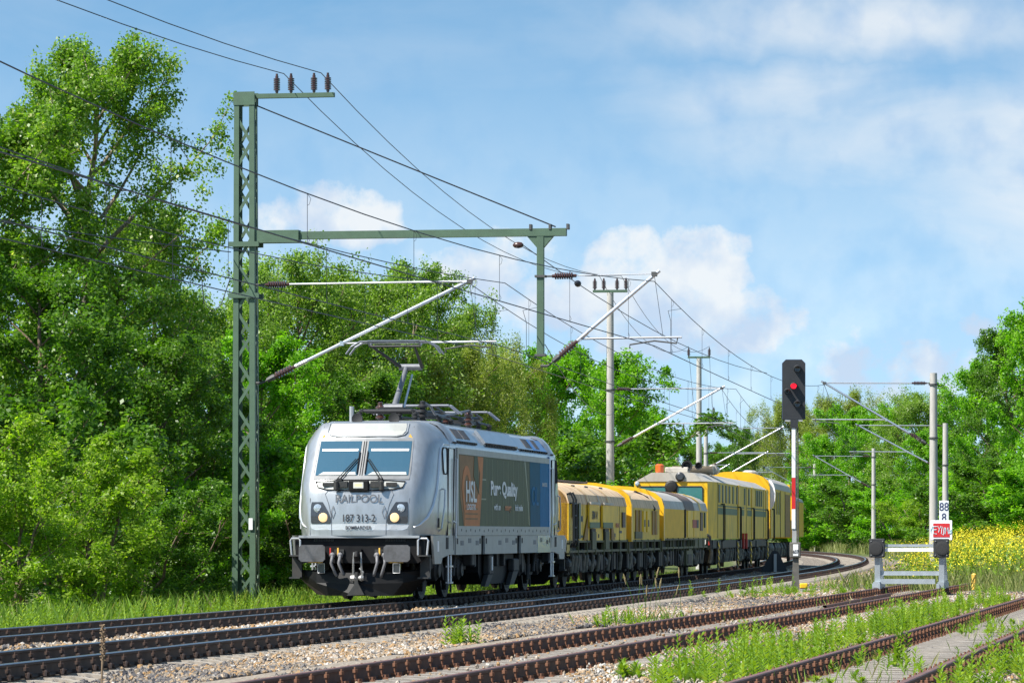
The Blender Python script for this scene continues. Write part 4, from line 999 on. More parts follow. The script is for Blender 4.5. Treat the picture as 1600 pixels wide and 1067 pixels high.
for s in (-1, 1):
    Y_ = s * 1.425
    for x0_, x1_ in ((hx - 1.7, hx - 10.5), (hx - 12.2, hx - 13.9), (hx - 15.6, -hx + .4)):
        g = MB(); g.box(((x0_ + x1_) / 2, Y_, 2.18), (x0_ - x1_, .012, .22)); gs = g.build('green_stripe', 'green_band', t)
        g = MB(); g.box(((x0_ + x1_) / 2, Y_, 2.36), (x0_ - x1_, .012, .05)); g.build('thin_stripe', 'green_band', gs)
    for x in (hx - 2.4, hx - 3.9, hx - 5.4, hx - 6.9, hx - 8.6, hx - 10.4, hx - 14.2, hx - 16.4, hx - 20.3, hx - 21.2, hx - 22.2, hx - 23.3):
        g = MB(); g.rbox((x, Y_, 2.78), (.55, .03, .62), .01); g.build('window', 'window_green', t)
    for x in (hx - 11.5, hx - 18.3, -hx + 1.2):
        g = MB(); g.box((x, Y_, 2.2), (.85, .03, 1.95)); dd = g.build('door', 'wagon_yellow', t)
        g = MB(); g.box((x + .5, Y_, 2.7), (.10, .05, .9)); g.build('door_edge', 'wagon_bright', dd)
        rails_black(t, x + .65, 1.15, 2.35, s, 1.5, 2, .5)
    rails_black(t, hx - 3.1, 1.15, 2.40, s, 1.5, 2, .6)
    for x in (hx - 1.75, hx - 10.6, hx - 15.0, -hx + 3.0): g = MB(); g.box((x, Y_, 2.2), (.03, .02, 1.9)); g.build('panel_seam', 'frame_olive', t)
    g = MB(); g.box((0, s * 1.34, 1.05), (Lc - .6, .08, .28)); g.build('skirt', 'under_black', t)
    for x in (hx - 3, hx - 4.3, hx - 12.8, hx - 21): g = MB(); g.rbox((x, s * 1.36, 1.02), (.8, .12, .28), .02); g.build('battery_box', 'under_grey', t)
    for x in (hx - 2.0, hx - 10.8, hx - 17.4, -hx + .6):
        for k in range(4):                                     # yellow and black hazard stripes on the steps
            g = MB(); g.prism([(0, 0), (.5, -.10), (.5, .02), (0, .12)], Vector((x, s * 1.42, .98 - .22 * k)), Vector((-1, 0, 0)), ez, Vector((0, s, 0)), .02); g.build('hazard_stripe', 'wagon_yellow', t)
        g = MB(); g.box((x - .25, s * 1.40, .66), (.62, .03, 1.0)); g.build('hazard_board', 'black_rail', t)
    for x in (hx - 13.1, hx - 14.6): g = MB(); g.tube([(x, s * 1.46, 1.42), (x, s * 1.46, .85)], .05, 8); g.build('fire_extinguisher', 'red_paint', t)
g = MB(); g.tube([(hx + .02, 1.0, 1.5), (hx + .05, 1.3, 1.3), (hx + .02, 1.34, .9)], .05, 8); g.build('hose', 'black_rail', t)
g = MB(); g.lathe((hx + .02, 1.25, 1.08), ex, [(0, .07), (.05, .07)], 10); g.build('tail_lamp', 'red_paint', t)
running_gear(t, Lc, (hx - 3.0, hx - 4.8, -hx + 4.8, -hx + 3.0), 4)
# --- arch roofed car and the last car
t, Lc = car('equipment_car', 131.0, 150.5, 'yellow car with high arched roof and white dish behind the control car')
hood(t, Lc / 2 - .1, -Lc / 2, 1.42, 1.25, 3.30, 3.92, 'wagon_olive', 'roof_white')
end_cap(t, Lc / 2, 1.45, 1.2, 3.32, 3.95, .3)
for s in (-1, 1):
    g = MB(); q = []
    for k in range(9): a = math.pi * (k / 8 - .5); q.append((.55 * math.cos(a) - .1, .62 * math.sin(a)))
    g.prism(q, Vector((Lc / 2 - .2, s * 1.45, 3.0)), Vector((0, s * .5, 0)), ez, ex, .06); g.build('white_dish', 'white_paint', t)
    for x in (3.2, 1.4): g = MB(); g.rbox((x, s * 1.43, 2.7), (.5, .03, .95), .01); g.build('window', 'window_green', t)
    for x in (5.2, .2, -4): g = MB(); g.box((x, s * 1.43, 2.25), (.05, .03, 2.0)); g.build('panel_seam', 'frame_olive', t)
    g = MB(); g.box((Lc / 2 - 1.0, s * 1.44, 2.1), (.7, .06, 1.8)); g.build('corner_post', 'wagon_bright', t)
    rails_black(t, Lc / 2 - 2.0, 1.1, 2.4, s, 1.5, 2, .5)
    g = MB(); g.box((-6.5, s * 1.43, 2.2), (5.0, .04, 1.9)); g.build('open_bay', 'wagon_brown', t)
g = MB(); g.lathe((-1.5, 0, 3.9), ez, [(0, .35), (.2, .35), (.28, .2)], 14); g.build('roof_vent', 'roof_white', t)
running_gear(t, Lc, (Lc / 2 - 2.5, Lc / 2 - 4.3, -Lc / 2 + 4.3, -Lc / 2 + 2.5), 5)
t, Lc = car('equipment_car', 151.5, 172.0, 'last visible yellow car of the train behind the signal post')
hood(t, Lc / 2 - .1, -Lc / 2, 1.42, 1.25, 3.0, 3.35, 'wagon_brown', 'roof_white')
end_cap(t, Lc / 2, 1.45, 1.2, 3.02, 3.38, .3)
g = MB(); g.box((3, 0, 3.55), (5.5, 2.4, .35)); g.build('roof_box', 'wagon_bright', t)
for s in (-1, 1):
    for x in (8, 4.5, 1.0): g = MB(); g.box((x, s * 1.43, 2.2), (1.3, .05, 1.5)); g.build('door', 'wagon_olive', t)
    g = MB(); g.box((-5, s * 1.44, 2.1), (8, .05, 1.7)); g.build('side_panel', 'wagon_bright', t)
running_gear(t, Lc, (Lc / 2 - 2.5, Lc / 2 - 4.3, -Lc / 2 + 4.3, -Lc / 2 + 2.5), 6)
# ------------------------------------------------------------------ overhead line
mat('mast_green', (.072, .125, .080), .55, .1, .10, 5, dirt=(.07, .10, .07), dscale=3, damt=.4)
mat('concrete_pole', (.40, .385, .36), .85, 0, .12, 6, dirt=(.27, .25, .22), dscale=2, damt=.5, stretch=(3, 3, .5))
mat('tube_alu', (.62, .63, .66), .3, .8, .05, 4)
mat('wire_dark', (.035, .038, .048), .5, .5)
mat('clamp', (.09, .09, .09), .6, .4)
mat('insulator_grey', (.25, .25, .25), .3, 0, .1, 8, coat=.3)
V = lambda a: Vector(a)
def tp(s, off, z): return trk(s, off, z)[0]
def rib(bm, a, c, r, n=8):
    a, c = V(a), V(c); d = c - a; Ln = d.length
    prof = [(0, r * .5)]
    for k in range(n):
        u0, u1 = Ln * (.12 + .76 * k / n), Ln * (.12 + .76 * (k + .62) / n); prof += [(u0, r * .5), (u0 + .002, r), (u1, r), (u1 + .002, r * .5)]
    bm.lathe(a, d, prof + [(Ln, r * .5)], 10)
def cantilever(parent, inv, s, off_m, off_s, z_top, z_bot, z_reg=5.68, reach=.55, reg0=.30, top_tube=True, thick=.032, bracket=.0, reg=True):
    """tubular bracket from the mast at off_m to the wire support at off_s; all points in world space, parent at the origin of the mast"""
    e = bpy.data.objects.new('cantilever', None); col.objects.link(e); e.parent = parent
    W = lambda p: inv @ V(p)
    sg = 1 if off_s > off_m else -1
    a = off_m + sg * (.16 + bracket)
    P0, P1 = tp(s, a, z_top), tp(s, off_s, z_top + .03)
    Q0, Q1 = tp(s, a, z_bot), tp(s, off_s + sg * .12, z_top + .10)
    g = MB(); ins = .55
    di = (P1 - P0).normalized(); M0 = tp(s, off_m, z_top); N0 = tp(s, off_m, z_bot)
    gg = MB(); gg.tube([W(M0), W(P0 + di * .12)], .022, 6); gg.tube([W(N0), W(Q0)], .03, 6); gg.build('mast_bracket', 'clamp', e)
    rib(g, W(P0 + di * .1), W(P0 + di * (.1 + ins)), .075); g.build('insulator', 'insulator_brown', e)
    g = MB(); g.tube([W(P0 + di * (.1 + ins)), W(P1)], thick * .8 if top_tube else .012, 8); g.build('top_tube', 'tube_alu', e)
    dq = (Q1 - Q0).normalized(); g = MB(); g.tube([W(Q0), W(Q0 + dq * .15)], .02, 6); g.lathe(W(Q0 + dq * .15), inv.to_3x3() @ dq, [(0, .05), (.15, .07), (.2, .06)], 8); g.build('hinge', 'clamp', e)
    g = MB(); rib(g, W(Q0 + dq * .32), W(Q0 + dq * (.32 + ins)), .085, 6); g.build('insulator', 'insulator_brown', e)
    g = MB(); g.lathe(W(Q0 + dq * (.32 + ins)), inv.to_3x3() @ dq, [(0, .05), (.3, .05)], 8); g.tube([W(Q0 + dq * (.6 + ins)), W(Q1)], thick * 1.25, 10); g.build('diagonal_tube', 'tube_alu', e)
    g = MB(); g.box(W(tp(s, off_s, z_top + .02)), (.12, .12, .10)); g.build('support_clamp', 'clamp', e)
    if reg:
        fr_ = (z_reg - z_bot) / (z_top + .1 - z_bot); ro = a + (off_s + sg * .12 - a) * fr_
        A, B_ = tp(s, ro, z_reg), tp(s, off_s + sg * reach, z_reg + .02)
        g = MB(); g.tube([W(A), W(B_)], thick * .75, 8); g.box(W(A), (.08, .08, .10)); g.build('registration_tube', 'tube_alu', e)
        C_ = tp(s, off_s + sg * (reach - .12), z_reg - .12); D_ = tp(s, off_s - sg * .55, z_reg - .14)
        g = MB(); g.tube([W(tp(s, off_s + sg * (reach - .1), z_reg)), W(C_), W(tp(s, off_s, z_reg - .06)), W(D_), W(D_ - Vector((0, 0, .08)))], .018, 6); g.build('steady_arm', 'clamp', e)
        g = MB(); g.tube([W(tp(s, off_s - .0, z_top)), W(tp(s, off_s + sg * .2, z_reg))], .006, 5); g.build('hanger_wire', 'wire_dark', e)
    return e
def inv_of(o, p, t): return (Matrix.Translation(p) @ Matrix.Rotation(-t, 4, 'Z')).inverted()

# --- green lattice mast
S1, OM1 = 57.85, -8.3
p, t = trk(S1, OM1, -.45)
lm_ = thing('lattice_mast', p, 'tall green steel lattice mast beside the locomotive', 'mast', -t)
HM = 11.75
def lw(z): return .275 - .045 * z / HM                       # half width
def ld(z): return .21 - .04 * z / HM
for sx in (-1, 1):
    for sy in (-1, 1):
        g = MB(); rings = []
        for z in (0, HM):
            x, y = sx * lw(z), sy * ld(z); f_ = .135 - .02 * z / HM
            rings.append([(x, y, z), (x - sx * f_, y, z), (x - sx * f_, y - sy * .012, z), (x - sx * .012, y - sy * .012, z), (x - sx * .012, y - sy * .11, z), (x, y - sy * .11, z)])
        g.loft(rings, True, True); g.build('leg', 'mast_green', lm_)
nb = 20
for k in range(nb):
    z0, z1 = .35 + (HM - .9) * k / nb, .35 + (HM - .9) * (k + 1) / nb
    for sy in (-1, 1):
        a, c = (-1, 1) if k % 2 == (0 if sy < 0 else 1) else (1, -1)
        pa, pb = V((a * (lw(z0) - .08), sy * (ld(z0) - .02), z0)), V((c * (lw(z1) - .08), sy * (ld(z1) - .02), z1))
        d = (pb - pa).normalized(); n_ = d.cross(Vector((0, 1, 0))).normalized()
        g = MB(); g.add([pa - n_ * .034, pa + n_ * .034, pb + n_ * .034, pb - n_ * .034] + [q + Vector((0, -sy * .012, 0)) for q in (pa - n_ * .034, pa + n_ * .034, pb + n_ * .034, pb - n_ * .034)], [(0, 1, 2, 3), (4, 7, 6, 5), (0, 4, 5, 1), (2, 6, 7, 3), (1, 5, 6, 2), (3, 7, 4, 0)]); g.build('brace', 'mast_green', lm_)
    for sx in (-1, 1):
        a, c = (-1, 1) if k % 2 == 0 else (1, -1)
        pa, pb = V((sx * (lw(z0) - .015), a * (ld(z0) - .06), z0)), V((sx * (lw(z1) - .015), c * (ld(z1) - .06), z1))
        d = (pb - pa).normalized(); n_ = d.cross(Vector((1, 0, 0))).normalized()
        g = MB(); g.add([pa - n_ * .03, pa + n_ * .03, pb + n_ * .03, pb - n_ * .03] + [q + Vector((-sx * .012, 0, 0)) for q in (pa - n_ * .03, pa + n_ * .03, pb + n_ * .03, pb - n_ * .03)], [(0, 1, 2, 3), (4, 7, 6, 5), (0, 4, 5, 1), (2, 6, 7, 3), (1, 5, 6, 2), (3, 7, 4, 0)]); g.build('brace', 'mast_green', lm_)
for z, hgt in ((HM - .10, .30),):
    for sy in (-1, 1): g = MB(); g.box((0, sy * (ld(z) + .008), z), (2 * lw(z) + .03, .016, hgt)); g.build('top_plate', 'mast_green', lm_)
for z in (8.36, 7.2):
    for sy in (-1, 1): g = MB(); g.box((0, sy * (ld(z) + .03), z), (2 * lw(z) + .22, .06, .11)); g.build('collar', 'mast_green', lm_)
g = MB(); g.box((.17, -.235, 2.05), (.09, .012, .26)); g.build('number_plate', 'white_paint', lm_)
# top arm with four insulators
g = MB(); g.box((1.05, 0, HM - .04), (2.0, .14, .10)); g.build('top_arm', 'mast_green', lm_)
TOPX = (.72, 1.05, 1.58, 1.90)
def pin_insulator(parent, x, y, z, h=.40, r=.075, n=7):
    g = MB(); g.tube([(x, y, z), (x, y, z + .06)], .03, 6); rib(g, (x, y, z + .03), (x, y, z + h), r, n); g.lathe((x, y, z + h), ez, [(0, .03), (.05, .03)], 6); return g.build('insulator', 'insulator_brown', parent)
for x in TOPX: pin_insulator(lm_, x, 0, HM + .01)
# long crossarm carrying the drop post for the second track
ZA = 8.55
g = MB(); g.box((3.82, 0, ZA), (7.05, .16, .17)); ca = g.build('crossarm', 'mast_green', lm_)
g = MB(); g.prism([(0, -.16), (1.1, -.16), (1.1, .12), (0, .12)], V((.15, -.14, ZA)), ex, ez, ey, .28); g.build('arm_bracket', 'mast_green', ca)
PX = 6.76
g = MB(); g.box((PX, 0, ZA - 1.42), (.15, .15, 2.70)); dp = g.build('drop_post', 'mast_green', lm_)
g = MB(); g.prism([(-.30, 0), (.30, 0), (.075, -.26), (-.075, -.26)], V((PX, -.06, ZA - .085)), ex, ez, ey, .12); g.build('gusset', 'mast_green', dp)
for z in (ZA - .98, ZA - 2.74): g = MB(); g.box((PX, 0, z), (.24, .22, .05)); g.build('post_clamp', 'clamp', dp)
for x in (PX - .22, PX + .22, PX + .62): g = MB(); g.box((x, 0, ZA + .12), (.05, .2, .12)); g.build('arm_bolt', 'clamp', ca)
inv = inv_of(lm_, p, t)

cantilever(lm_, inv, S1, OM1 + .20, -3.15, 7.0, 4.78, 5.66, .60)
cantilever(lm_, inv, S1, OM1 + PX, 1.02, 7.12, 5.12, 5.72, .62, top_tube=False)
g = MB(); g.tube([(.25, 0, HM - .25), (7.1, 0, ZA + .12)], .016, 6); g.build('tie_rod', 'wire_dark', lm_)
g = MB(); g.tube([V((-.35, -.05, 7.6)), V((-.55, -.1, 7.0)), V((-.75, -.1, 6.85)), V((-.95, -.1, 7.05)), V((-1.0, -.1, 7.6))], .012, 6); g.build('jumper_cable', 'wire_dark', lm_)
g = MB(); g.lathe(V((PX - .62, -.05, ZA - .28)), ex, [(0, .02), (.04, .06), (.12, .075), (.2, .06), (.24, .02)], 10); g.build('ball_insulator', 'insulator_brown', lm_, smooth=True)

# --- concrete masts
def concrete_mast(s, off, top, label, arm=None, zb=-.5, r0=.175, r1=.135, group='concrete catenary masts'):
    p, t = trk(s, off, zb); o = thing('catenary_mast', p, label, 'mast', -t, group)
    hh = top - zb; g = MB(); g.tube([(0, 0, 0), (0, 0, hh * .5), (0, 0, hh)], [r0, (r0 + r1) / 2, r1], 14); g.build('pole', 'concrete_pole', o, smooth=True, auto=50)
    if arm:
        wd, xs = arm; g = MB(); g.box((0, 0, hh + .06), (wd, .12, .10)); g.box((0, 0, hh - .05), (.2, .2, .14)); g.build('top_arm', 'mast_green', o)
        for x in xs: pin_insulator(o, x, 0, hh + .10, .42, .085, 6)
    for z in (5.0 + .5, 7.0 + .5):
        if z < hh - .2: g = MB(); g.lathe((0, 0, z - .06), ez, [(0, r0 + .01), (.06, r0 + .012)], 12); g.build('clamp_band', 'clamp', o)
    return o, inv_of(o, p, t)
ARM4 = (1.35, (-.60, -.25, .27, .62)); ARM2 = (1.2, (-.55, .55))
o, iv = concrete_mast(122.5, -8.1, 10.75, 'thick concrete mast with four insulators rising behind the first hood wagon', ARM4)
cantilever(o, iv, 122.5, -8.1, -3.75, 7.0, 4.72, 5.66, .45)
o, iv = concrete_mast(180.0, -8.1, 10.75, 'concrete mast with two insulators behind the tall control car', ARM2)
cantilever(o, iv, 180.0, -8.1, -3.7, 7.0, 4.72, 5.66, .45)
o, iv = concrete_mast(242.75, -8.1, 9.6, 'slim concrete mast just right of the control car mast, farther away', ARM2)
cantilever(o, iv, 242.75, -8.1, -3.9, 7.0, 4.72, 5.66, .45)
o, iv = concrete_mast(291.75, -8.1, 9.8, 'small far concrete mast left of the others above the trees', ARM2)
cantilever(o, iv, 291.75, -8.1, -3.9, 7.0, 4.72, 5.66, .45)
o, iv = concrete_mast(118.5, 4.5, 7.40, 'tall concrete mast right of the track behind the buffer stop')
cantilever(o, iv, 118.5, 4.5, .42, 7.02, 4.70, 5.66, .45)
o2, iv = concrete_mast(176.0, 4.9, 7.15, 'concrete mast carrying the hectometre plate, right of the taller mast')
cantilever(o2, iv, 176.0, 4.9, .35, 7.02, 4.70, 5.66, .45)
o, iv = concrete_mast(256.0, 4.5, 7.6, 'far concrete mast standing left of the buffer stop on the grass')
cantilever(o, iv, 256.0, 4.5, .2, 7.02, 4.70, 5.66, .45)
o, iv = concrete_mast(303.75, 4.5, 7.35, 'farthest concrete mast right of the signal, on the grass')
cantilever(o, iv, 303.75, 4.5, .2, 7.02, 4.70, 5.66, .45)

# --- wires
def wire(bm, pts, r): bm.tube(pts, r, 5)
def line_pts(s0, o0, z0, s1, o1, z1, sag, n=14):
    out = []
    for k in range(n + 1):
        t = k / n; s = s0 + (s1 - s0) * t
        # the wire runs straight between its supports
        a, c = tp(s0, o0, z0), tp(s1, o1, z1); q = a.lerp(c, t); q.z -= 4 * sag * t * (1 - t); out.append(q)
    return out
def catenary(label, sup, sagm):
    t = thing('catenary_line', (0, 0, 0), label, 'overhead wire', 0, 'catenary lines')
    for i in range(len(sup) - 1):
        (s0, o0), (s1, o1) = sup[i], sup[i + 1]
        mw = line_pts(s0, o0, 6.98, s1, o1, 6.98, sagm); cw = line_pts(s0, o0, 5.55, s1, o1, 5.55, .03)
        g = MB(); wire(g, mw, .0095); g.build('messenger_wire', 'wire_dark', t)
        g = MB(); wire(g, cw, .0105); g.build('contact_wire', 'wire_dark', t)
        n = 8
        for k in range(n):
            f_ = (k + .5) / n; a = mw[0].lerp(mw[-1], f_); a.z -= 4 * sagm * f_ * (1 - f_); c = cw[0].lerp(cw[-1], f_); c.z -= .12 * f_ * (1 - f_)
            g = MB(); g.tube([a, c], .0055, 4); g.tube([a, a + Vector((.05, 0, -.07)), a + Vector((.03, 0, -.15)), a + Vector((0, 0, -.17))], .004, 4); g.tube([c + Vector((0, 0, .12)), c + Vector((.03, 0, .05)), c], .005, 4); g.build('dropper', 'wire_dark', t)
        # stitch wire near the support
        a = mw[0]; f_ = 6.0 / max(1, (mw[-1] - mw[0]).length); c = mw[0].lerp(mw[-1], f_); c.z -= 4 * sagm * f_ * (1 - f_)
        q = cw[0].lerp(cw[-1], f_ * .6); g = MB(); g.tube([c, c.lerp(a, .5) - Vector((0, 0, .35)), q + Vector((0, 0, .75)), q], .006, 4); g.build('stitch_wire', 'wire_dark', t)
    return t
catenary('contact and messenger wires above the train track', [(2, DA + .2), (S1, -3.15), (122.5, -3.75), (180.0, -3.7), (242.75, -3.9), (291.75, -3.9)], .75)
catenary('contact and messenger wires above the empty main track', [(2, .1), (S1, 1.02), (118.5, .42), (176.0, .35), (256.0, .2), (303.75, .2)], .75)
catenary('second set of overlapping wires right of the train track wires', [(2, DA + 1.3), (S1, -2.35), (122.5, -3.2), (180.0, -3.2)], .55)
def feeder(label, pts, r=.0105, sags=None):
    g = MB()
    for i in range(len(pts) - 1):
        L_ = []
        for k in range(15):
            t_ = k / 14; q = pts[i].lerp(pts[i + 1], t_); q.z -= 4 * (sags[i] if sags else 1.2) * t_ * (1 - t_); L_.append(q)
        g.tube(L_, r, 5)
    return tag(g.build('feeder_wire', 'wire_dark'), label, 'overhead wire', 'feeder wires on the mast tops')
zt = HM - .45 + .46
feeder('left of the two feeder wires on top of the masts', [tp(-4, OM1 + .9, 11.9), tp(S1, OM1 + .88, zt), tp(122.5, -8.52, 11.4), tp(180.0, -8.65, 11.4), tp(242.75, -8.65, 10.2), tp(291.75, -8.65, 10.4)], sags=[.9, 1.2, 1.3, 1.4, 1.2])
feeder('right of the two feeder wires on top of the masts', [tp(-4, OM1 + 1.9, 11.9), tp(S1, OM1 + 1.74, zt), tp(122.5, -7.66, 11.4), tp(180.0, -7.55, 11.4), tp(242.75, -7.55, 10.2), tp(291.75, -7.55, 10.4)], sags=[.9, 1.2, 1.3, 1.4, 1.2])
g = MB()
q0, q1 = tp(S1, OM1 + PX - .4, ZA - .45 - .28), tp(122.5, -2.0, 7.6)
g.tube([q0.lerp(q1, k / 10) - Vector((0, 0, 2.0 * (k / 10) * (1 - k / 10))) for k in range(11)], .011, 5)
q = q0.lerp(q1, .14) - Vector((0, 0, .24)); g.lathe(q, (q1 - q0), [(0, .02), (.1, .075), (.25, .085), (.38, .06), (.42, .02)], 10)
tag(g.build('anchor_wire', 'wire_dark'), 'anchor wire with a ball insulator running off the drop post', 'overhead wire')
g = MB(); q0, q1 = tp(S1, OM1 + PX + .1, 5.6), tp(122.5, -7.95, 6.05); g.tube([q0.lerp(q1, k / 10) - Vector((0, 0, 2.2 * (k / 10) * (1 - k / 10))) for k in range(11)], .010, 5)
tag(g.build('cross_wire', 'wire_dark'), 'slack wire sagging between the drop post and the thick concrete mast', 'overhead wire')
g = MB(); q0, q1 = tp(20, OM1 - .6, 6.6), tp(S1, OM1 - .35, 7.75); g.tube([q0.lerp(q1, k / 8) - Vector((0, 0, .5 * (k / 8) * (1 - k / 8))) for k in range(9)], .012, 5)
tag(g.build('guy_wire', 'wire_dark'), 'wire running left from the lattice mast through the poplar', 'overhead wire')

# ------------------------------------------------------------------ hectometre plate
pl_p = at(1475, 805, 96.6)
YP = 203.0
b = at(1475, 800, YP - .35)
mat('plate_white', (.80, .81, .82), .4, 0, .03); mat('plate_blue', (.03, .045, .14), .5)
hp = thing('hectometre_plate', b, 'white plate with the figures 88 over 8 on the concrete mast', 'sign')
PW, PH = 15 * YP / F, 36 * YP / F
g = MB(); g.rbox((0, 0, 0), (PW, .03, PH), .01); g.build('plate', 'plate_white', hp)
text('88', 'plate_blue', hp, (0, -.02, PH * .22), ex, ez, PH * .50, .85, .002, .004); text('8', 'plate_blue', hp, (0, -.02, -PH * .24), ex, ez, PH * .50, .85, .002, .004)
for x in (-.1, .1): g = MB(); g.box((x, .10, 0), (.03, .2, .05)); g.build('bracket', 'clamp', hp)

# ------------------------------------------------------------------ colour light signal
mat('signal_black', (.022, .024, .028), .55, 0, .1, 6); mat('signal_edge', (.05, .08, .16), .5); mat('lens_dark', (.04, .04, .038), .15, coat=.6)
mat('lens_red', (.5, .005, .02), .3, emit=((1, .01, .03), .9)); mat('board_red', (.55, .02, .02), .45, 0, .06); mat('board_white', (.74, .75, .76), .45, 0, .06)
mat('post_grey', (.42, .42, .41), .5, .3, .1, 6, dirt=(.25, .23, .2), damt=.4); mat('post_dark', (.10, .095, .085), .7, 0, .2, 6, dirt=(.22, .2, .17), damt=.5); mat('yellow_box', (.80, .50, .02), .5)
YS = 101.5; ks = F / YS
base = at(1242, 925, YS)
sg = thing('railway_signal', base, 'colour light signal showing red on a red and white post', 'signal', R(-4))
def sz(v): return (925 - v) / ks
def sx_(u): return (u - 1242) / ks
g = MB(); w_, z0, z1, c_ = .295, sz(655), sz(562), .09
g.prism([(-w_, z0), (w_, z0), (w_, z1 - c_), (w_ - c_, z1), (-w_ + c_, z1), (-w_, z1 - c_)], V((-.03, -.02, 0)), ex, ez, ey, .04); hd = g.build('signal_head', 'signal_black', sg)
g = MB(); o_ = [(-w_, z0), (w_, z0), (w_, z1 - c_), (w_ - c_, z1), (-w_ + c_, z1), (-w_, z1 - c_)]; g.tube([(x - .03, 0, z) for x, z in o_ + o_[:1]], .010, 5); g.build('head_edge', 'signal_edge', hd)
g = MB(); g.rbox((-.03, .16, (z0 + z1) / 2), (.36, .28, 1.35), .03); g.build('lamp_case', 'signal_black', hd)
for u, v, r_, m in ((1246, 576, .075, 'lens_dark'), (1240, 602.5, .068, 'lens_red'), (1230, 611, .05, 'lens_dark'), (1246, 631, .075, 'lens_dark')):
    x, z = sx_(u), sz(v); lamp = bpy.data.objects.new('lamp', None); col.objects.link(lamp); lamp.parent = sg
    g = MB(); g.lathe((x, -.02, z), (0, -1, 0), [(0, r_ + .012), (.03, r_ + .012), (.032, r_), (.02, r_ * .5), (.018, .002)], 18); g.build('lens', m, lamp, smooth=True, auto=40)
    g = MB(); q, q2 = [], []
    for k in range(11):
        a = math.pi * (-.12 + 1.24 * k / 10); q.append((x + (r_ + .03) * math.cos(a), -.02, z + (r_ + .03) * math.sin(a))); q2.append((x + (r_ + .02) * math.cos(a), -.24 if v != 631 else -.24, z + (r_ + .02) * math.sin(a) - .03))
    g.loft([q, q2], False); g.loft([[(a_, b_, c2 - .006) for a_, b_, c2 in q], [(a_, b_, c2 - .006) for a_, b_, c2 in q2]], False); g.build('hood', 'signal_black', lamp)
g = MB(); g.box((-.03, .02, z0 - .03), (.46, .06, .05)); g.build('base_bar', 'post_grey', hd)
g = MB(); g.box((-.02, .05, sz(662)), (.20, .2, .22)); g.build('neck', 'signal_black', sg)
g = MB(); g.box((-.015, .05, (sz(668) + sz(870)) / 2), (.115, .11, sz(668) - sz(870))); g.build('post', 'post_grey', sg)
g = MB(); g.tube([(0.075, .02, sz(668)), (.085, .02, sz(850))], .018, 6); g.build('cable', 'post_dark', sg)
for v0, v1, m in ((668, 708, 'board_white'), (708, 746, 'board_white'), (746, 795, 'board_red'), (795, 826, 'board_white')):
    g = MB(); g.box((-.035, -.02, (sz(v0) + sz(v1)) / 2), (.095, .02, sz(v0) - sz(v1) - .004)); g.build('mast_board', m, sg)
bx = MB(); bx.rbox((.01, -.02, sz(859)), (.29, .24, .40), .02); bx_ = bx.build('cable_box', 'post_dark', sg)
g = MB(); g.box((.02, -.145, sz(859)), (.13, .012, .30)); g.build('number_plate', 'plate_white', bx_)
text('607', 'letter_dark', bx_, (.02, -.154, sz(862)), ex, ez, .135, .68, .002, .003)
g = MB(); g.prism([(-.09, 0), (.11, 0), (.10, sz(870)), (-.05, sz(870))], V((0, -.07, 0)), ex, ez, ey, .14); g.build('foot_post', 'post_dark', sg)
g = MB(); g.rbox((0, .02, .0), (.42, .42, .10), .03); g.build('footing', 'sleeper_concrete', sg)
# small yellow lidded cable marker boxes at the signal foot
p = at(1257, 927, 99.5)
cb = thing('track_box', p, 'small yellow topped cable box at the foot of the signal', 'box')
g = MB(); g.rbox((-.02, 0, .20), (.20, .16, .13), .02); g.build('yellow_lid', 'yellow_box', cb)
g = MB(); g.rbox((-.02, 0, .06), (.16, .13, .16), .02); g.build('case', 'post_grey', cb)
p = at(1266, 931, 98.0)
cb = thing('track_box', p, 'small grey pot with beige cap beside the yellow cable box', 'box')
g = MB(); g.lathe((0, 0, 0), ez, [(0, .06), (.02, .05), (.12, .07), (.14, .075)], 10); g.build('pot', 'post_dark', cb)
g = MB(); g.lathe((0, 0, .14), ez, [(0, .09), (.03, .09), (.05, .06)], 10); g.build('cap', 'old_timber', cb)
p = tp(s_at_u(1148, .85), .85, -.22)
ab = thing('rail_box', p, 'black wedge shaped rail contact box beside the empty main track', 'box')
g = MB(); g.prism([(-.30, 0), (.36, 0), (.26, .17), (-.34, .20)], V((0, .12, 0)), ex, ez, Vector((0, -1, 0)), .24); g.build('case', 'black_frame', ab)
g = MB(); g.tube([(.3, 0, .05), (.8, -1.5, .02), (1.6, -3, .04), (2.4, -5, -.02)], .03, 6); g.build('cable', 'rubber', ab)
p = tp(s_at_u(1208, -1.9), -1.9, -.25)
tm = thing('marker_post', p, 'dark triangular shield with a grey post between the two main tracks', 'marker')
g = MB(); g.prism([(-.55, .05), (.62, .05), (.20, .95), (-.02, .98)], V((0, .1, 0)), ex, ez, ey, .06); g.build('shield', 'signal_black', tm)
g = MB(); g.box((.08, 0, .42), (.11, .10, .85)); g.build('post', 'post_grey', tm)

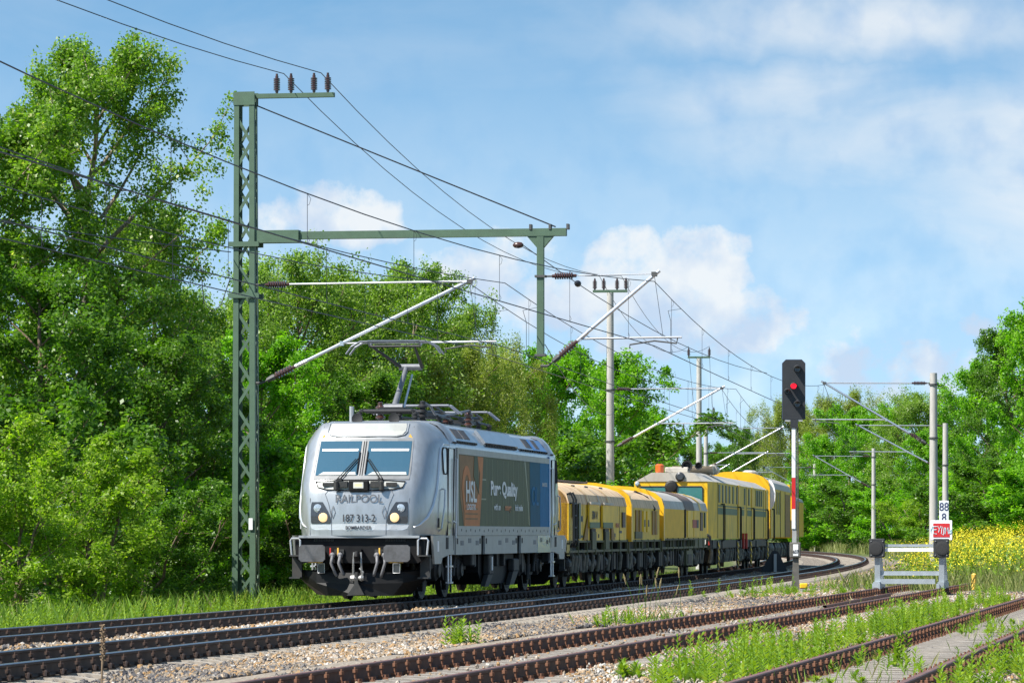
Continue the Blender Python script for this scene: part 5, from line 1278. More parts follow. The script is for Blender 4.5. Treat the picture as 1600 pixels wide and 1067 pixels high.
# ------------------------------------------------------------------ buffer stop at the end of the siding
mat('galv_grey', (.36, .40, .43), .5, .35, .12, 5, dirt=(.24, .25, .25), damt=.4); mat('pad_black', (.02, .021, .024), .6, 0, .2, 6, dirt=(.05, .05, .05), dscale=3, damt=.6); mat('sign_red', (.50, .02, .025), .5, 0, .06); mat('graffiti', (.50, .74, .78), .6)
YB = 95.3
bs = thing('buffer_stop', sid(CK, YB, 0, .06), 'grey steel buffer stop with two black pads and white bar', 'buffer stop', -CT)
ZB = .87
for s in (-1, 1):
    x = s * .78
    g = MB(); g.rbox((x, -.30, ZB + .10), (.38, .08, .46), .015); pd = g.build('buffer_pad', 'pad_black', bs)
    g = MB(); g.lathe((x + .03 * s, -.34, ZB + .10), (0, -1, 0), [(0, .17), (.025, .165), (.03, .12), (.032, .01)], 18); g.build('contact_face', 'rubber', pd)
    g = MB()
    for dx in (-.14, .14):
        for dz in (-.17, .17): g.lathe((x + dx, -.34, ZB + .1 + dz), (0, -1, 0), [(0, .018), (.02, .016)], 8)
    tag(g.build('bolts', 'steel_bright', pd), kind='stuff')
    for y0_, y1_, m in ((-.22, -.10, 'galv_grey'), (.15, .95, 'galv_grey')):
        g = MB(); g.loft([[(x - .07, y1_ - .08, -.02), (x + .07, y1_ - .08, -.02), (x + .07, y1_ + .08, -.02), (x - .07, y1_ + .08, -.02)], [(x - .06, y0_ - .06, ZB + .2), (x + .06, y0_ - .06, ZB + .2), (x + .06, y0_ + .06, ZB + .2), (x - .06, y0_ + .06, ZB + .2)]], True, True); g.build('upright', 'galv_grey', bs)
    g = MB(); g.box((x, .30, .08), (.16, 1.5, .14)); g.build('foot_beam', 'galv_grey', bs)
    g = MB(); g.box((x, -.30, .05), (.22, .22, .12)); g.box((x - .06 * s, -.42, .02), (.06, .12, .16)); g.build('rail_clamp', 'galv_grey', bs)
g = MB(); g.box((0, -.20, ZB + .16), (1.25, .12, .07)); g.build('top_rail', 'galv_grey', bs)
g = MB(); g.box((0, -.235, ZB + .06), (1.22, .06, .085)); g.build('white_bar', 'board_white', bs)
g = MB(); g.box((0, -.10, .36), (1.45, .10, .10)); g.box((0, -.16, .315), (1.45, .02, .02)); g.build('cross_beam', 'galv_grey', bs)
g = MB(); g.box((-.05, -.22, .16), (1.35, .08, .12)); g.build('cross_beam', 'galv_grey', bs)
# red sign fixed on the right hand pad
sx0 = .80
g = MB(); g.box((sx0, -.16, ZB + .50), (.06, .05, .5)); g.build('sign_post', 'galv_grey', bs)
sgn = bpy.data.objects.new('stop_sign', None); col.objects.link(sgn); sgn.parent = bs; sgn['label'] = 'white framed red sign with pale graffiti'
SZ = ZB + .535; SW, SH = .52, .48
g = MB(); g.rbox((sx0 - .02, -.22, SZ), (SW, .03, SH), .008); g.build('sign_board', 'plate_white', sgn)
g = MB(); g.box((sx0 - .02, -.239, SZ), (SW * .77, .008, SH * .70)); g.build('red_field', 'sign_red', sgn)
g = MB()
for st_ in ([(-.22, .10), (-.26, .0), (-.24, -.06)], [(-.20, .09), (-.19, -.08), (-.11, -.09)], [(-.19, .01), (-.12, .015)], [(-.20, .09), (-.11, .09)], [(-.09, .11), (-.05, .02), (-.01, .10)], [(-.05, .02), (-.07, -.05)], [(.02, .09), (.0, -.08), (.05, -.12), (.07, .07)], [(.09, -.09), (.10, .07), (.13, -.02), (.16, .07), (.17, -.09)], [(.20, -.02), (.23, .02), (.24, -.05), (.20, -.08), (.19, -.03)]):
    g.tube([(sx0 - .02 + a, -.246, SZ + c) for a, c in st_], .009, 5)
tag(g.build('graffiti', 'graffiti', sgn), kind='stuff')
# yellow marker post in the grass
p = at(1522, 912, 103)
g = MB(); g.lathe((0, 0, -.15), ez, [(0, .065), (.40, .065), (.43, .04)], 12)
mp_ = g.build('marker_post', 'yellow_sticker', None, loc=p); tag(mp_, 'short yellow marker post right of the buffer stop', 'post')
# ------------------------------------------------------------------ trees and shrubs
mat('bark', (.14, .105, .075), .9, 0, .35, 6, dirt=(.30, .17, .06), dscale=3, damt=.55, bump=.6, stretch=(4, 4, .8))
mat('bark_pale', (.22, .19, .15), .9, 0, .3, 6, dirt=(.36, .20, .05), dscale=2.5, damt=.6, bump=.5, stretch=(4, 4, .8))
LEAF = {
 'poplar': ([(0, (0.056, 0.116, 0.011)), (.5, (0.146, 0.268, 0.026)), (.85, (0.245, 0.366, 0.059)), (1, (0.480, 0.480, 0.232))], .36, .51),
 'willow': ([(0, (0.111, 0.146, 0.026)), (.5, (0.245, 0.299, 0.056)), (.9, (0.350, 0.390, 0.104)), (1, (0.480, 0.480, 0.232))], .42, .49),
 'round': ([(0, (.075, .135, .018)), (.5, (.185, .300, .040)), (.88, (.270, .380, .085)), (1, (.42, .46, .24))], .40, .50),
 'bright': ([(0, (0.054, 0.152, 0.006)), (.5, (0.146, 0.342, 0.011)), (1, (0.260, 0.451, 0.030))], .45, .55),
 'dark': ([(0, (0.035, 0.090, 0.010)), (.5, (0.089, 0.195, 0.017)), (1, (0.185, 0.305, 0.039))], .40, .51),
 'shrub': ([(0, (0.082, 0.152, 0.011)), (.5, (0.201, 0.329, 0.023)), (1, (0.343, 0.433, 0.052))], .45, .55),
}
for k_, (st_, ro_, tr_) in LEAF.items(): attr_mat('leaf_' + k_, st_, ro_, tr_, (1.35, 1.6, .35))
def leaf_quads(rng, cen, size, asp, out, flat, droop, cl_r):
    """rhombic leaves around centres; out = outward direction used to tilt them towards the light"""
    n = len(cen)
    nr = rng.normal(size=(n, 3)) * .75 + out * .55 + np.array([0, 0, .55]) * flat
    nr /= np.linalg.norm(nr, axis=1, keepdims=True) + 1e-9
    a = rng.normal(size=(n, 3)); a[:, 2] -= droop
    a -= nr * (a * nr).sum(1, keepdims=True); a /= np.linalg.norm(a, axis=1, keepdims=True) + 1e-9
    b = np.cross(nr, a); L_ = (size * rng.uniform(.65, 1.35, n))[:, None]
    W_ = L_ * asp
    v = np.stack([cen - a * L_ * .5, cen + b * W_ * .5 - a * L_ * .08, cen + a * L_ * .5, cen - b * W_ * .5 - a * L_ * .08], 1)
    return v.reshape(-1, 3)
def tree_meshes(name, seed, Ht, Rd, z0, n_limb, n_twig, per_clump, kind, leaf=.13, asp=.6, clump=.32, droop=.0, prof='round', trunk_r=.16, bark='bark', stems=1):
    rng = np.random.default_rng(seed); tb = MB(); centres = []; 
    def curve(p, d, L_, bend, n=5):
        pts = [p]; d = d / np.linalg.norm(d)
        for k in range(n):
            d = d + bend + rng.normal(size=3) * .07; d /= np.linalg.norm(d); pts.append(pts[-1] + d * L_ / n)
        return pts, d
    for st in range(stems):
        base = np.array([rng.normal() * .25 * (stems > 1), rng.normal() * .25 * (stems > 1), -.3])
        top = np.array([rng.normal() * .04 * Ht, rng.normal() * .04 * Ht, Ht * .93])
        if stems > 1: top[:2] += rng.normal(size=2) * Rd * .35; top[2] *= rng.uniform(.7, 1)
        nseg = 9; tr = [base + (top - base) * k / nseg + np.array([rng.normal(), rng.normal(), 0]) * .012 * Ht * (0 < k) for k in range(nseg + 1)]
        tb.tube([tuple(q) for q in tr], [trunk_r * (1 - .88 * k / nseg) + .012 for k in range(nseg + 1)], 9)
        nl = max(3, n_limb // stems)
        for i in range(nl):
            h = (i + rng.uniform(.1, .9)) / nl; zz = z0 + (Ht * .95 - z0) * h
            t = np.clip(zz / (Ht * .93), 0, .995) * nseg; k = int(t); p = tr[k] + (tr[min(k + 1, nseg)] - tr[k]) * (t - k)
            if prof == 'round': r_ = Rd * math.sqrt(max(.05, 1 - (2 * h - .85) ** 2 * .75))
            elif prof == 'cone': r_ = Rd * (1.05 - .8 * h)
            else: r_ = Rd * (.75 + .25 * math.sin(h * 3.1)) * (1 - .55 * max(0, h - .6) / .4)
            r_ *= rng.uniform(.72, 1.12)
            az = i * 2.39996 + rng.normal() * .35; tilt = .25 + .75 * h
            d = np.array([math.cos(az), math.sin(az), tilt])
            pts, dd = curve(p, d, r_ * math.hypot(1, tilt) * .86, np.array([0, 0, .05 - droop * .10]))
            rr = trunk_r * (.42 - .25 * h)
            tb.tube([tuple(q) for q in pts], [max(.008, rr * (1 - .85 * j / 5)) for j in range(6)], 6)
            for j in range(n_twig):
                f_ = .25 + .75 * (j + rng.random()) / n_twig; q = f_ * 5; kk_ = min(4, int(q)); pp = pts[kk_] + (pts[kk_ + 1] - pts[kk_]) * (q - kk_)
                d2 = dd * .6 + rng.normal(size=3) * .75; d2[2] += .25 - droop
                tl = r_ * rng.uniform(.22, .42) * (1.15 - .4 * f_)
                p2, _ = curve(pp, d2, tl, np.array([0, 0, -.10 * droop]), 3)
                if j % 2 == 0: tb.tube([tuple(x) for x in p2], [.016, .012, .009, .006], 4)
                for m_ in (1, 2, 3): centres.append((p2[m_], p2[m_] - p))
                if droop > .3:
                    for m_ in range(3): centres.append((p2[3] + np.array([0, 0, -.35 * (m_ + 1)]) + rng.normal(size=3) * .08, p2[3] - p))
            centres.append((pts[-1], pts[-1] - p))
    c = np.array([q[0] for q in centres]); o = np.array([q[1] for q in centres]); o /= np.linalg.norm(o, axis=1, keepdims=True) + 1e-9
    keep = rng.random(len(c)) > .10; c, o = c[keep], o[keep]
    cs = rng.uniform(.6, 1.25, len(c))
    cl = np.repeat(np.arange(len(c)), per_clump)
    off = rng.normal(size=(len(cl), 3)); off[:, 2] *= .75
    nrm2 = np.linalg.norm(off, axis=1, keepdims=True) + 1e-9; off = off / nrm2 * (rng.random((len(cl), 1)) ** .5)
    cen = c[cl] + off * (clump * cs[cl])[:, None] * (np.array([.8, .8, 1.5]) if droop > .3 else 1.0)
    ok = cen[:, 2] > .05; cen = cen[ok]; cl = cl[ok]
    v = leaf_quads(rng, cen, leaf, asp, o[cl] * .7 + off[ok] * .5, .7, droop * 2, clump)
    tone = rng.uniform(-.22, .22, len(c))
    rnd = np.clip(.5 + tone[cl] + rng.normal(size=len(cl)) * .20, 0, 1)
    crown = fast_mesh('crown', v, 4, ['leaf_' + kind], rnd)
    tm_ = bpy.data.meshes.new('trunk'); tm_.from_pydata(tb.v, [], tb.f); tm_.materials.append(MATS[bark]); tm_.polygons.foreach_set('use_smooth', [True] * len(tm_.polygons)); tm_.update()
    return tm_, crown
TM = {}
TM['poplar'] = tree_meshes('poplar', 11, 14.0, 4.6, 2.2, 40, 12, 80, 'poplar', .095, .74, .40, 0, 'col', .26, 'bark_pale')
TM['poplar2'] = tree_meshes('poplar2', 12, 13.0, 4.0, 1.5, 26, 11, 80, 'poplar', .115, .72, .46, 0, 'round', .22, 'bark_pale')
TM['dark'] = tree_meshes('dark', 21, 11.0, 4.0, .8, 26, 10, 66, 'dark', .13, .62, .42, 0, 'round', .2)
TM['willow'] = tree_meshes('willow', 31, 11.0, 4.2, 1.0, 26, 11, 66, 'willow', .13, .36, .46, .55, 'round', .24)
TM['round'] = tree_meshes('round', 35, 10.5, 4.6, .8, 34, 12, 62, 'round', .115, .62, .50, .1, 'round', .22)
TM['bright'] = tree_meshes('bright', 41, 10.0, 4.2, .6, 28, 10, 70, 'bright', .14, .70, .42, 0, 'round', .2)
TM['shrub'] = tree_meshes('shrub', 51, 4.2, 2.4, .1, 26, 9, 44, 'shrub', .10, .55, .26, 0, 'round', .06, 'bark', 3)
TM['shrub2'] = tree_meshes('shrub2', 52, 4.0, 2.5, .1, 26, 9, 44, 'dark', .11, .6, .27, 0, 'round', .06, 'bark', 3)
TM['shrub3'] = tree_meshes('shrub3', 53, 3.6, 2.2, .1, 24, 9, 44, 'bright', .11, .6, .27, 0, 'round', .05, 'bark', 3)
BASEH = dict(poplar=14.0, poplar2=13.0, dark=11.0, willow=11.0, round=10.5, bright=10.0, shrub=4.2, shrub2=4.0, shrub3=3.6)
def gz(X, Y): return float(ground_z(np.array([X]), np.array([Y]))[0])
def plant(kind, u, vtop, Y, label, wide=1.0, rz=None, name=None, cat=None, group=None):
    """stand a tree of the kind so that its top reaches image row vtop at distance Y"""
    X = (u - 800) * Y / F; zg = gz(X, Y); hgt = H + (YH - vtop) * Y / F - zg
    k = hgt / (BASEH[kind] * 1.0)
    sh_ = kind.startswith('shrub')
    t = thing(name or ('shrub' if sh_ else 'tree'), (X, Y, zg), label, cat or ('shrub' if sh_ else 'tree'), rz if rz is not None else random.uniform(0, 6.28), group or ('lineside shrubs' if sh_ else 'trees along the line'))
    t.scale = (k * wide, k * wide, k)
    tr, cr = TM[kind]; add_obj('trunk' if not sh_ else 'stems', tr, t); add_obj('crown' if not sh_ else 'foliage', cr, t)
    return t
# left of the line
plant('poplar', 110, 92, 104, 'tall poplar with visible pale trunk at the upper left', .93, 1.0)
plant('poplar2', -40, 190, 100, 'poplar cut by the left picture edge', 1.1, 1.2)
plant('poplar2', 262, 345, 112, 'leafy poplar between the tall poplar and the lattice mast', .95, 2.2)
plant('dark', 30, 430, 96, 'dark broadleaf tree low behind the shrubs at far left', 1.15)
plant('dark', 215, 540, 98, 'dark broadleaf tree under the tall poplar', 1.2)
plant('dark', 330, 600, 104, 'dark broadleaf tree standing just left of the lattice mast', 1.2)
plant('bright', 405, 560, 124, 'bright green tree just behind the lattice mast', .95)
plant('round', 478, 442, 132, 'pale rounded tree between the lattice mast and the pantograph', .85)
plant('poplar2', 570, 462, 138, 'tall grey green tree above the locomotive cab', .95, 3.0)
plant('round', 550, 472, 137, 'pale rounded tree left behind the tall grey green tree', 1.0)
plant('round', 345, 490, 128, 'pale rounded tree seen just left of the lattice mast', .9)
plant('poplar2', 640, 425, 146, 'tree with a pointed top behind the pantograph', .72, .5)
plant('round', 712, 515, 150, 'leafy tree right of the pantograph below the drop post', .75, 4.0)
plant('willow', 690, 560, 140, 'yellowish willow behind the locomotive roof', 1.05)
plant('willow', 785, 560, 158, 'wispy yellowish willow at the sky gap behind the locomotive', .9)
plant('bright', 870, 575, 182, 'rounded bright green tree behind the rear of the locomotive', .95)
plant('bright', 950, 582, 190, 'rounded bright green tree behind the thick concrete mast', 1.0)
plant('shrub2', 880, 690, 162, 'dark shrub behind the first hood wagon', 1.3)
plant('bright', 1010, 660, 215, 'lower bright green tree left of the control car roof', .9)
plant('dark', 560, 600, 128, 'dark tree directly behind the locomotive cab', 1.3)
plant('dark', 760, 650, 150, 'dark tree behind the middle of the locomotive', 1.3)
plant('dark', 1140, 676, 330, 'small far dark tree right of the mast pair', .8)
plant('dark', 1065, 700, 340, 'far dark tree behind the control car cab', 1.3)
plant('bright', 1105, 712, 350, 'far green tree between the two slim masts', 1.3)
# undergrowth along the left of the line
for u, v, Y, kd, wd, lab in ((30, 740, 80, 'shrub', 1.15, 'pale green shrub in the bottom left corner behind the grass'), (140, 715, 84, 'shrub', 1.1, 'arching pale green shrub left of the lattice mast'),
        (-60, 690, 82, 'shrub', 1.2, 'pale green shrub cut by the left picture edge'), (215, 790, 88, 'shrub2', 1.2, 'dark glossy shrub below the tall poplar'), (285, 800, 92, 'shrub2', 1.2, 'dark shrub near the foot of the lattice mast'),
        (345, 770, 98, 'shrub3', 1.1, 'bright shrub left behind the lattice mast foot'), (430, 700, 106, 'shrub3', 1.2, 'bright green shrub right of the lattice mast'), (90, 640, 92, 'shrub2', 1.2, 'dark leafy shrub below the trunk of the tall poplar'),
        (455, 800, 104, 'shrub2', 1.2, 'dark shrub left of the locomotive buffers'), (610, 800, 118, 'shrub2', 1.3, 'dark shrub hidden behind the locomotive cab'), (720, 790, 130, 'shrub3', 1.4, 'green shrub hidden behind the locomotive side'),
        (840, 770, 145, 'shrub3', 1.4, 'green shrub behind the rear of the locomotive'), (960, 770, 165, 'shrub2', 1.5, 'dark shrub behind the first hood wagon mast')):
    plant(kd, u, v, Y, lab, wd)
# right hand tree row
for u, v, Y, kd, wd, lab in ((1190, 690, 420, 'willow', 1.1, 'far pale willow above the arched roof car'), (1240, 640, 400, 'willow', 1.0, 'pale willow right behind the signal head'), (1305, 625, 380, 'willow', 1.1, 'wide pale willow right of the signal'),
        (1330, 655, 330, 'bright', .9, 'bright green tree behind the far masts'), (1385, 655, 320, 'bright', .9, 'bright green tree directly left of the tall right mast'), (1430, 632, 310, 'round', 1.0, 'dark green tree behind the tall right mast'),
        (1500, 640, 290, 'dark', 1.0, 'dark green tree right of the hectometre plate mast'), (1545, 588, 262, 'bright', .85, 'tall green tree second from the right picture edge'), (1598, 528, 245, 'dark', .85, 'tallest tree at the right picture edge'),
        (1660, 500, 235, 'bright', .9, 'tree cut by the right picture edge'), (1280, 700, 345, 'bright', 1.0, 'lower green tree between signal and far mast'), (1460, 690, 275, 'bright', 1.0, 'green tree crown between the two right masts')):
    plant(kd, u, v, Y, lab, wd)
for u, v, Y, kd, wd, lab in ((1265, 770, 335, 'shrub2', 1.7, 'dark shrub at the foot of the far right trees by the signal'), (1310, 765, 325, 'shrub3', 1.7, 'green shrub behind the farthest right mast'), (1350, 760, 300, 'shrub2', 1.7, 'dark shrub behind the mast left of the buffer stop'),
        (1395, 770, 290, 'shrub3', 1.6, 'green shrub behind the left buffer pad'), (1437, 780, 262, 'shrub', 1.5, 'pale shrub between the buffer pads'), (1490, 750, 255, 'shrub2', 1.7, 'dark shrub right of the red sign'),
        (1530, 745, 245, 'shrub3', 1.6, 'green shrub above the yellow flowers'), (1575, 730, 235, 'shrub2', 1.7, 'dark shrub above the yellow flowers at right'), (1620, 740, 228, 'shrub3', 1.7, 'green shrub at the right picture edge')):
    plant(kd, u, v, Y, lab, wd)

# ------------------------------------------------------------------ grass, flowers and weeds
attr_mat('grass_blade', [(0, (.07, .15, .012)), (.5, (.15, .27, .025)), (.88, (.24, .33, .06)), (1, (.45, .40, .22))], .6, .35, (1.6, 1.5, .5))
attr_mat('field_grass', [(0, (.10, .145, .03)), (.6, (.20, .235, .065)), (1, (.38, .35, .17))], .7, .3, (1.5, 1.4, .6))
attr_mat('weed_leaf', [(0, (.075, .160, .010)), (.5, (.150, .270, .020)), (1, (.25, .36, .05))], .5, .38, (1.7, 1.6, .4))
attr_mat('petal', [(0, (.60, .50, .012)), (1, (.86, .76, .03))], .6, .2, (1.2, 1.1, .5))
def blades(rng, X, Y, h, wd, lean=.35):
    n = len(X); z = ground_z(X, Y); a = rng.uniform(0, 2 * np.pi, n); hh = h * rng.uniform(.45, 1.25, n); ln = hh * rng.uniform(0, lean, n)
    b = np.stack([X, Y, z - .02], 1); d = np.stack([np.cos(a), np.sin(a), 0 * a], 1) * (wd * rng.uniform(.6, 1.4, n))[:, None]
    l = np.stack([np.cos(a + 1.4), np.sin(a + 1.4), 0 * a], 1) * ln[:, None]
    up = np.array([0, 0, 1.]) * hh[:, None]
    v = np.stack([b - d, b + d, b + d * .6 + up * .6 + l * .45, b + up + l], 1).reshape(-1, 3)
    return v
def scatter_so(rng, n, s0, s1, o0, o1):
    s = rng.uniform(s0, s1, n); o = rng.uniform(o0, o1, n); t = np.interp(s, ss, th_)
    return np.interp(s, ss, xs_) + o * np.cos(t), np.interp(s, ss, ys_) - o * np.sin(t)
rng = np.random.default_rng(77)
X, Y = scatter_so(rng, 80000, 20, 140, -11.5, -6.2); v = blades(rng, X, Y, .26, .005, .5)
X, Y = scatter_so(rng, 9000, 20, 90, -9.5, -6.6); v2 = blades(rng, X, Y, .62, .006, .6)
v = np.concatenate([v, v2]); tag(add_obj('lineside_grass', fast_mesh('lineside_grass', v, 4, ['grass_blade'], rng.random(len(v) // 4) ** 1.4)), 'bright green grass strip left of the train track', 'grass', None, 'stuff')
X, Y = scatter_so(rng, 90000, 165, 330, 4.0, 30); v = blades(rng, X, Y, .75, .022, .5)
tag(add_obj('meadow_grass', fast_mesh('meadow_grass', v, 4, ['field_grass'], rng.random(len(v) // 4))), 'tall pale meadow grass beyond the curve at right', 'grass', None, 'stuff')
X = rng.uniform(4, 45, 130000); Y = rng.uniform(98, 215, 130000); o = off_B(X, Y); k = (o > 3.2 + .02 * (Y - 100)) & (Y > 101 + 1.5 * np.sin(X)); X, Y = X[k], Y[k]
v = blades(rng, X, Y, .50, .009, .6); tag(add_obj('verge_grass', fast_mesh('verge_grass', v, 4, ['field_grass'], rng.random(len(v) // 4) * .9)), 'rough grass around the buffer stop and yellow flowers', 'grass', None, 'stuff')
# yellow flowering plants: stems plus loose heads of small petals
n = 7000; X = rng.uniform(8, 48, n); Y = rng.uniform(108, 225, n); o = off_B(X, Y); U = 800 + F * X / Y
dn = np.sin(X * .55 + 1) * np.sin(Y * .12) + rng.normal(size=n) * .5
k = (o > 4.0) & (dn > -.55) & ((U > 1368) | (Y > 200)) & (U < 1700); X, Y = X[k], Y[k]; n = len(X)
hg = rng.uniform(.55, 1.4, n) * np.where(800 + F * X / Y > 1490, 1.15, .95); zg = ground_z(X, Y)
st = blades(rng, X, Y, 1.0, .012, .15)
per = 20; i = np.repeat(np.arange(n), per); t = rng.random(len(i)) ** .55
cx = X[i] + rng.normal(size=len(i)) * .16 * (1.15 - .4 * t); cy = Y[i] + rng.normal(size=len(i)) * .16; cz = zg[i] + hg[i] * (.50 + .55 * t)
pet = leaf_quads(rng, np.stack([cx, cy, cz], 1), .042, .9, np.zeros((len(i), 3)), 1.0, 0, .1)
per2 = 9; i2 = np.repeat(np.arange(n), per2); lc = np.stack([X[i2] + rng.normal(size=len(i2)) * .12, Y[i2] + rng.normal(size=len(i2)) * .12, zg[i2] + hg[i2] * rng.uniform(.1, .8, len(i2))], 1)
lf = leaf_quads(rng, lc, .17, .3, np.zeros((len(i2), 3)), .5, 0, .1)
vv = np.concatenate([pet, st, lf]); mi = np.concatenate([np.zeros(len(pet) // 4), np.ones((len(st) + len(lf)) // 4)])
tag(add_obj('yellow_flowers', fast_mesh('yellow_flowers', vv, 4, ['petal', 'weed_leaf'], rng.random(len(vv) // 4), mi)), 'mass of yellow flowering plants behind the buffer stop', 'flowers', None, 'stuff')
# leafy weeds: one upright plant is a stem with lance shaped leaves
def weed_arrays(rng, P, hgt, n_leaf=26, leaf=.11, spread=.05):
    n = len(P); i = np.repeat(np.arange(n), n_leaf); t = np.tile((np.arange(n_leaf) + .5) / n_leaf, n); az = t * 40 + rng.uniform(0, 6.28, n)[i]
    ln = hgt[i]; leanx, leany = rng.normal(size=n) * .10, rng.normal(size=n) * .10
    c = np.stack([P[i, 0] + leanx[i] * ln * t, P[i, 1] + leany[i] * ln * t, P[i, 2] + ln * (.08 + .92 * t)], 1)
    d = np.stack([np.cos(az), np.sin(az), .55 + .5 * t], 1); d /= np.linalg.norm(d, axis=1, keepdims=True)
    L_ = (leaf * (1.15 - .55 * t) * rng.uniform(.7, 1.3, len(i)))[:, None]; s_ = np.cross(d, np.array([0, 0, 1.])); s_ /= np.linalg.norm(s_, axis=1, keepdims=True) + 1e-9
    tip = c + d * L_; tip[:, 2] -= L_[:, 0] * .12
    v = np.stack([c, c + d * L_ * .45 + s_ * L_ * .15, tip, c + d * L_ * .45 - s_ * L_ * .15], 1).reshape(-1, 3)
    b = P; top = np.stack([P[:, 0] + leanx * hgt, P[:, 1] + leany * hgt, P[:, 2] + hgt], 1); w_ = np.array([.006, 0, 0])
    st = np.stack([b - w_, b + w_, top + w_ * .4, top - w_ * .4], 1).reshape(-1, 3)
    return np.concatenate([v, st])
def sid_scatter(rng, K, n, y0, y1, o0, o1):
    Y = rng.uniform(y0, y1, n); o = rng.uniform(o0, o1, n); X = CS * Y + K + o * math.cos(CT); return X, Y - o * math.sin(CT)
def patchy(rng, X, Y, thr, f=.9):
    q = np.sin(X * f * 1.9 + 2.1) + np.sin(Y * f * .85 + X * 1.3) + np.sin(Y * .33 + 1.0) + rng.normal(size=len(X)) * .75; return q > thr
parts = []
X, Y = sid_scatter(rng, DK, 440, 36, 62, -2.1, -.95); k = patchy(rng, X, Y, -.4); X, Y = X[k], Y[k]; parts.append((X, Y, .14, .42, 26))
X, Y = sid_scatter(rng, DK, 330, 58, 86, -2.2, -.95); k = patchy(rng, X, Y, -.2); X, Y = X[k], Y[k]; parts.append((X, Y, .14, .42, 26))
X, Y = sid_scatter(rng, DK, 330, 34, 60, .95, 2.3); k = patchy(rng, X, Y, -.6); X, Y = X[k], Y[k]; parts.append((X, Y, .14, .42, 28))
X, Y = sid_scatter(rng, DK, 90, 38, 66, -.6, .6); k = patchy(rng, X, Y, .7); X, Y = X[k], Y[k]; parts.append((X, Y, .08, .26, 20))
X, Y = sid_scatter(rng, CK, 160, 92, 104, -5.5, -1.3); k = patchy(rng, X, Y, .2); X, Y = X[k], Y[k]; parts.append((X, Y, .15, .45, 22))
X, Y = scatter_so(rng, 4200, 22, 100, -9.2, -6.3); parts.append((X, Y, .15, .55, 18))
vv = []; tones = []
for X, Y, h0, h1, nl in parts:
    P = np.stack([X, Y, ground_z(X, Y) + .02], 1); vv.append(weed_arrays(rng, P, h0 * .6 + (h1 * 1.15 - h0 * .6) * rng.random(len(X)) ** 1.7, nl, .12)); q = rng.random(len(X)); tones += [np.repeat(q, nl), q]
vv = np.concatenate(vv); tag(add_obj('leafy_weeds', fast_mesh('leafy_weeds', vv, 4, ['weed_leaf'], np.clip(np.concatenate(tones) * .75 + rng.random(len(vv) // 4) * .3, 0, 1))), 'bright leafy weeds growing along the overgrown siding', 'weeds', None, 'stuff')
X, Y = sid_scatter(rng, DK, 2600, 36, 84, -2.6, 2.4); k = patchy(rng, X, Y, .3); X, Y = X[k], Y[k]
X2, Y2 = sid_scatter(rng, CK, 700, 66, 100, -3.2, 1.6); k = patchy(rng, X2, Y2, .9); X, Y = np.concatenate([X, X2[k]]), np.concatenate([Y, Y2[k]])
v = blades(rng, X, Y, .24, .005, .7); tag(add_obj('siding_grass', fast_mesh('siding_grass', v, 4, ['grass_blade'], rng.random(len(v) // 4))), 'thin grass growing between the sidings', 'grass', None, 'stuff')
# single plants one can point at
def clump(name, label, u, v_, Yd, n, hmin, hmax, sp, leaf=.13, nl=26, cat='weed'):
    p = at(u, v_, Yd); P = np.stack([rng.normal(size=n) * sp, rng.normal(size=n) * sp, np.zeros(n)], 1)
    me = fast_mesh('foliage', weed_arrays(rng, P, rng.uniform(hmin, hmax, n), nl, leaf), 4, ['weed_leaf'], rng.random(n * (nl + 1)))
    o = add_obj(name, me); o.location = (p.x, p.y, gz(p.x, p.y)); tag(o, label, cat)
clump('weed_clump', 'bright green weed clump standing alone in the gravel at bottom centre', 728, 1008, 53.5, 9, .22, .42, .13)
clump('weed_clump', 'single green weed stem left of the lone weed clump', 697, 1005, 53.5, 2, .38, .48, .03)
clump('weed_clump', 'low leafy weed at the bottom edge between the sidings', 985, 1062, 40.5, 6, .12, .22, .10)
clump('weed_clump', 'tall leafy weed growing between the rails at bottom right', 1412, 1040, 43.5, 5, .28, .50, .08)
clump('weed_clump', 'green weed by the seeding grass beside the rusty siding', 985, 974, 63, 9, .15, .35, .25)
# dry mullein stalk in the foreground
mat('dry_stalk', (.20, .14, .085), .9, 0, .3, 30, bump=.5)
p = at(158, 1062, 38.5); g = MB()
pts = [V((0, 0, -.15)), V((.01, 0, .15)), V((.02, .01, .35)), V((.012, 0, .58))]
g.tube(pts, [.010, .010, .017, .010], 7)
for k in range(40):
    f_ = .38 + .62 * k / 40; a = k * 2.4; q = V((.015 + .014 * math.cos(a), .014 * math.sin(a), .58 * f_)); g.lathe(q, V((math.cos(a), math.sin(a), .8)), [(0, .008), (.012, .009), (.02, .003)], 5)
o = g.build('dry_stalk', 'dry_stalk', None, loc=(p.x, p.y, gz(p.x, p.y) + .12)); tag(o, 'dry brown flower stalk standing in front of the rails at left', 'plant')
# tuft of seeding grass by the rusty siding
attr_mat('seed_head', [(0, (.25, .2, .1)), (1, (.42, .36, .2))], .8, .2)
p = at(1020, 958, 66); rng2 = np.random.default_rng(5); vs2 = []
P = np.stack([rng2.normal(size=60) * .35, rng2.normal(size=60) * .2, np.zeros(60)], 1)
root = thing('grass_tuft', (p.x, p.y, gz(p.x, p.y)), 'tuft of tall seeding grass between the main track and the siding', 'grass')
g = MB(); gh = MB()
for k in range(9):
    x, y = rng2.normal() * .25, rng2.normal() * .15; hh = rng2.uniform(.55, .95); lx = rng2.normal() * .10
    g.tube([(x, y, -.02), (x + lx * .4, y, hh * .6), (x + lx, y, hh)], .005, 4)
    gh.tube([(x + lx, y, hh - .06), (x + lx * 1.1, y, hh + .03), (x + lx * 1.25, y, hh + .12)], [.008, .018, .006], 5)
g.build('stalks', 'weed_leaf', root); gh.build('seed_heads', 'seed_head', root)
b0 = []
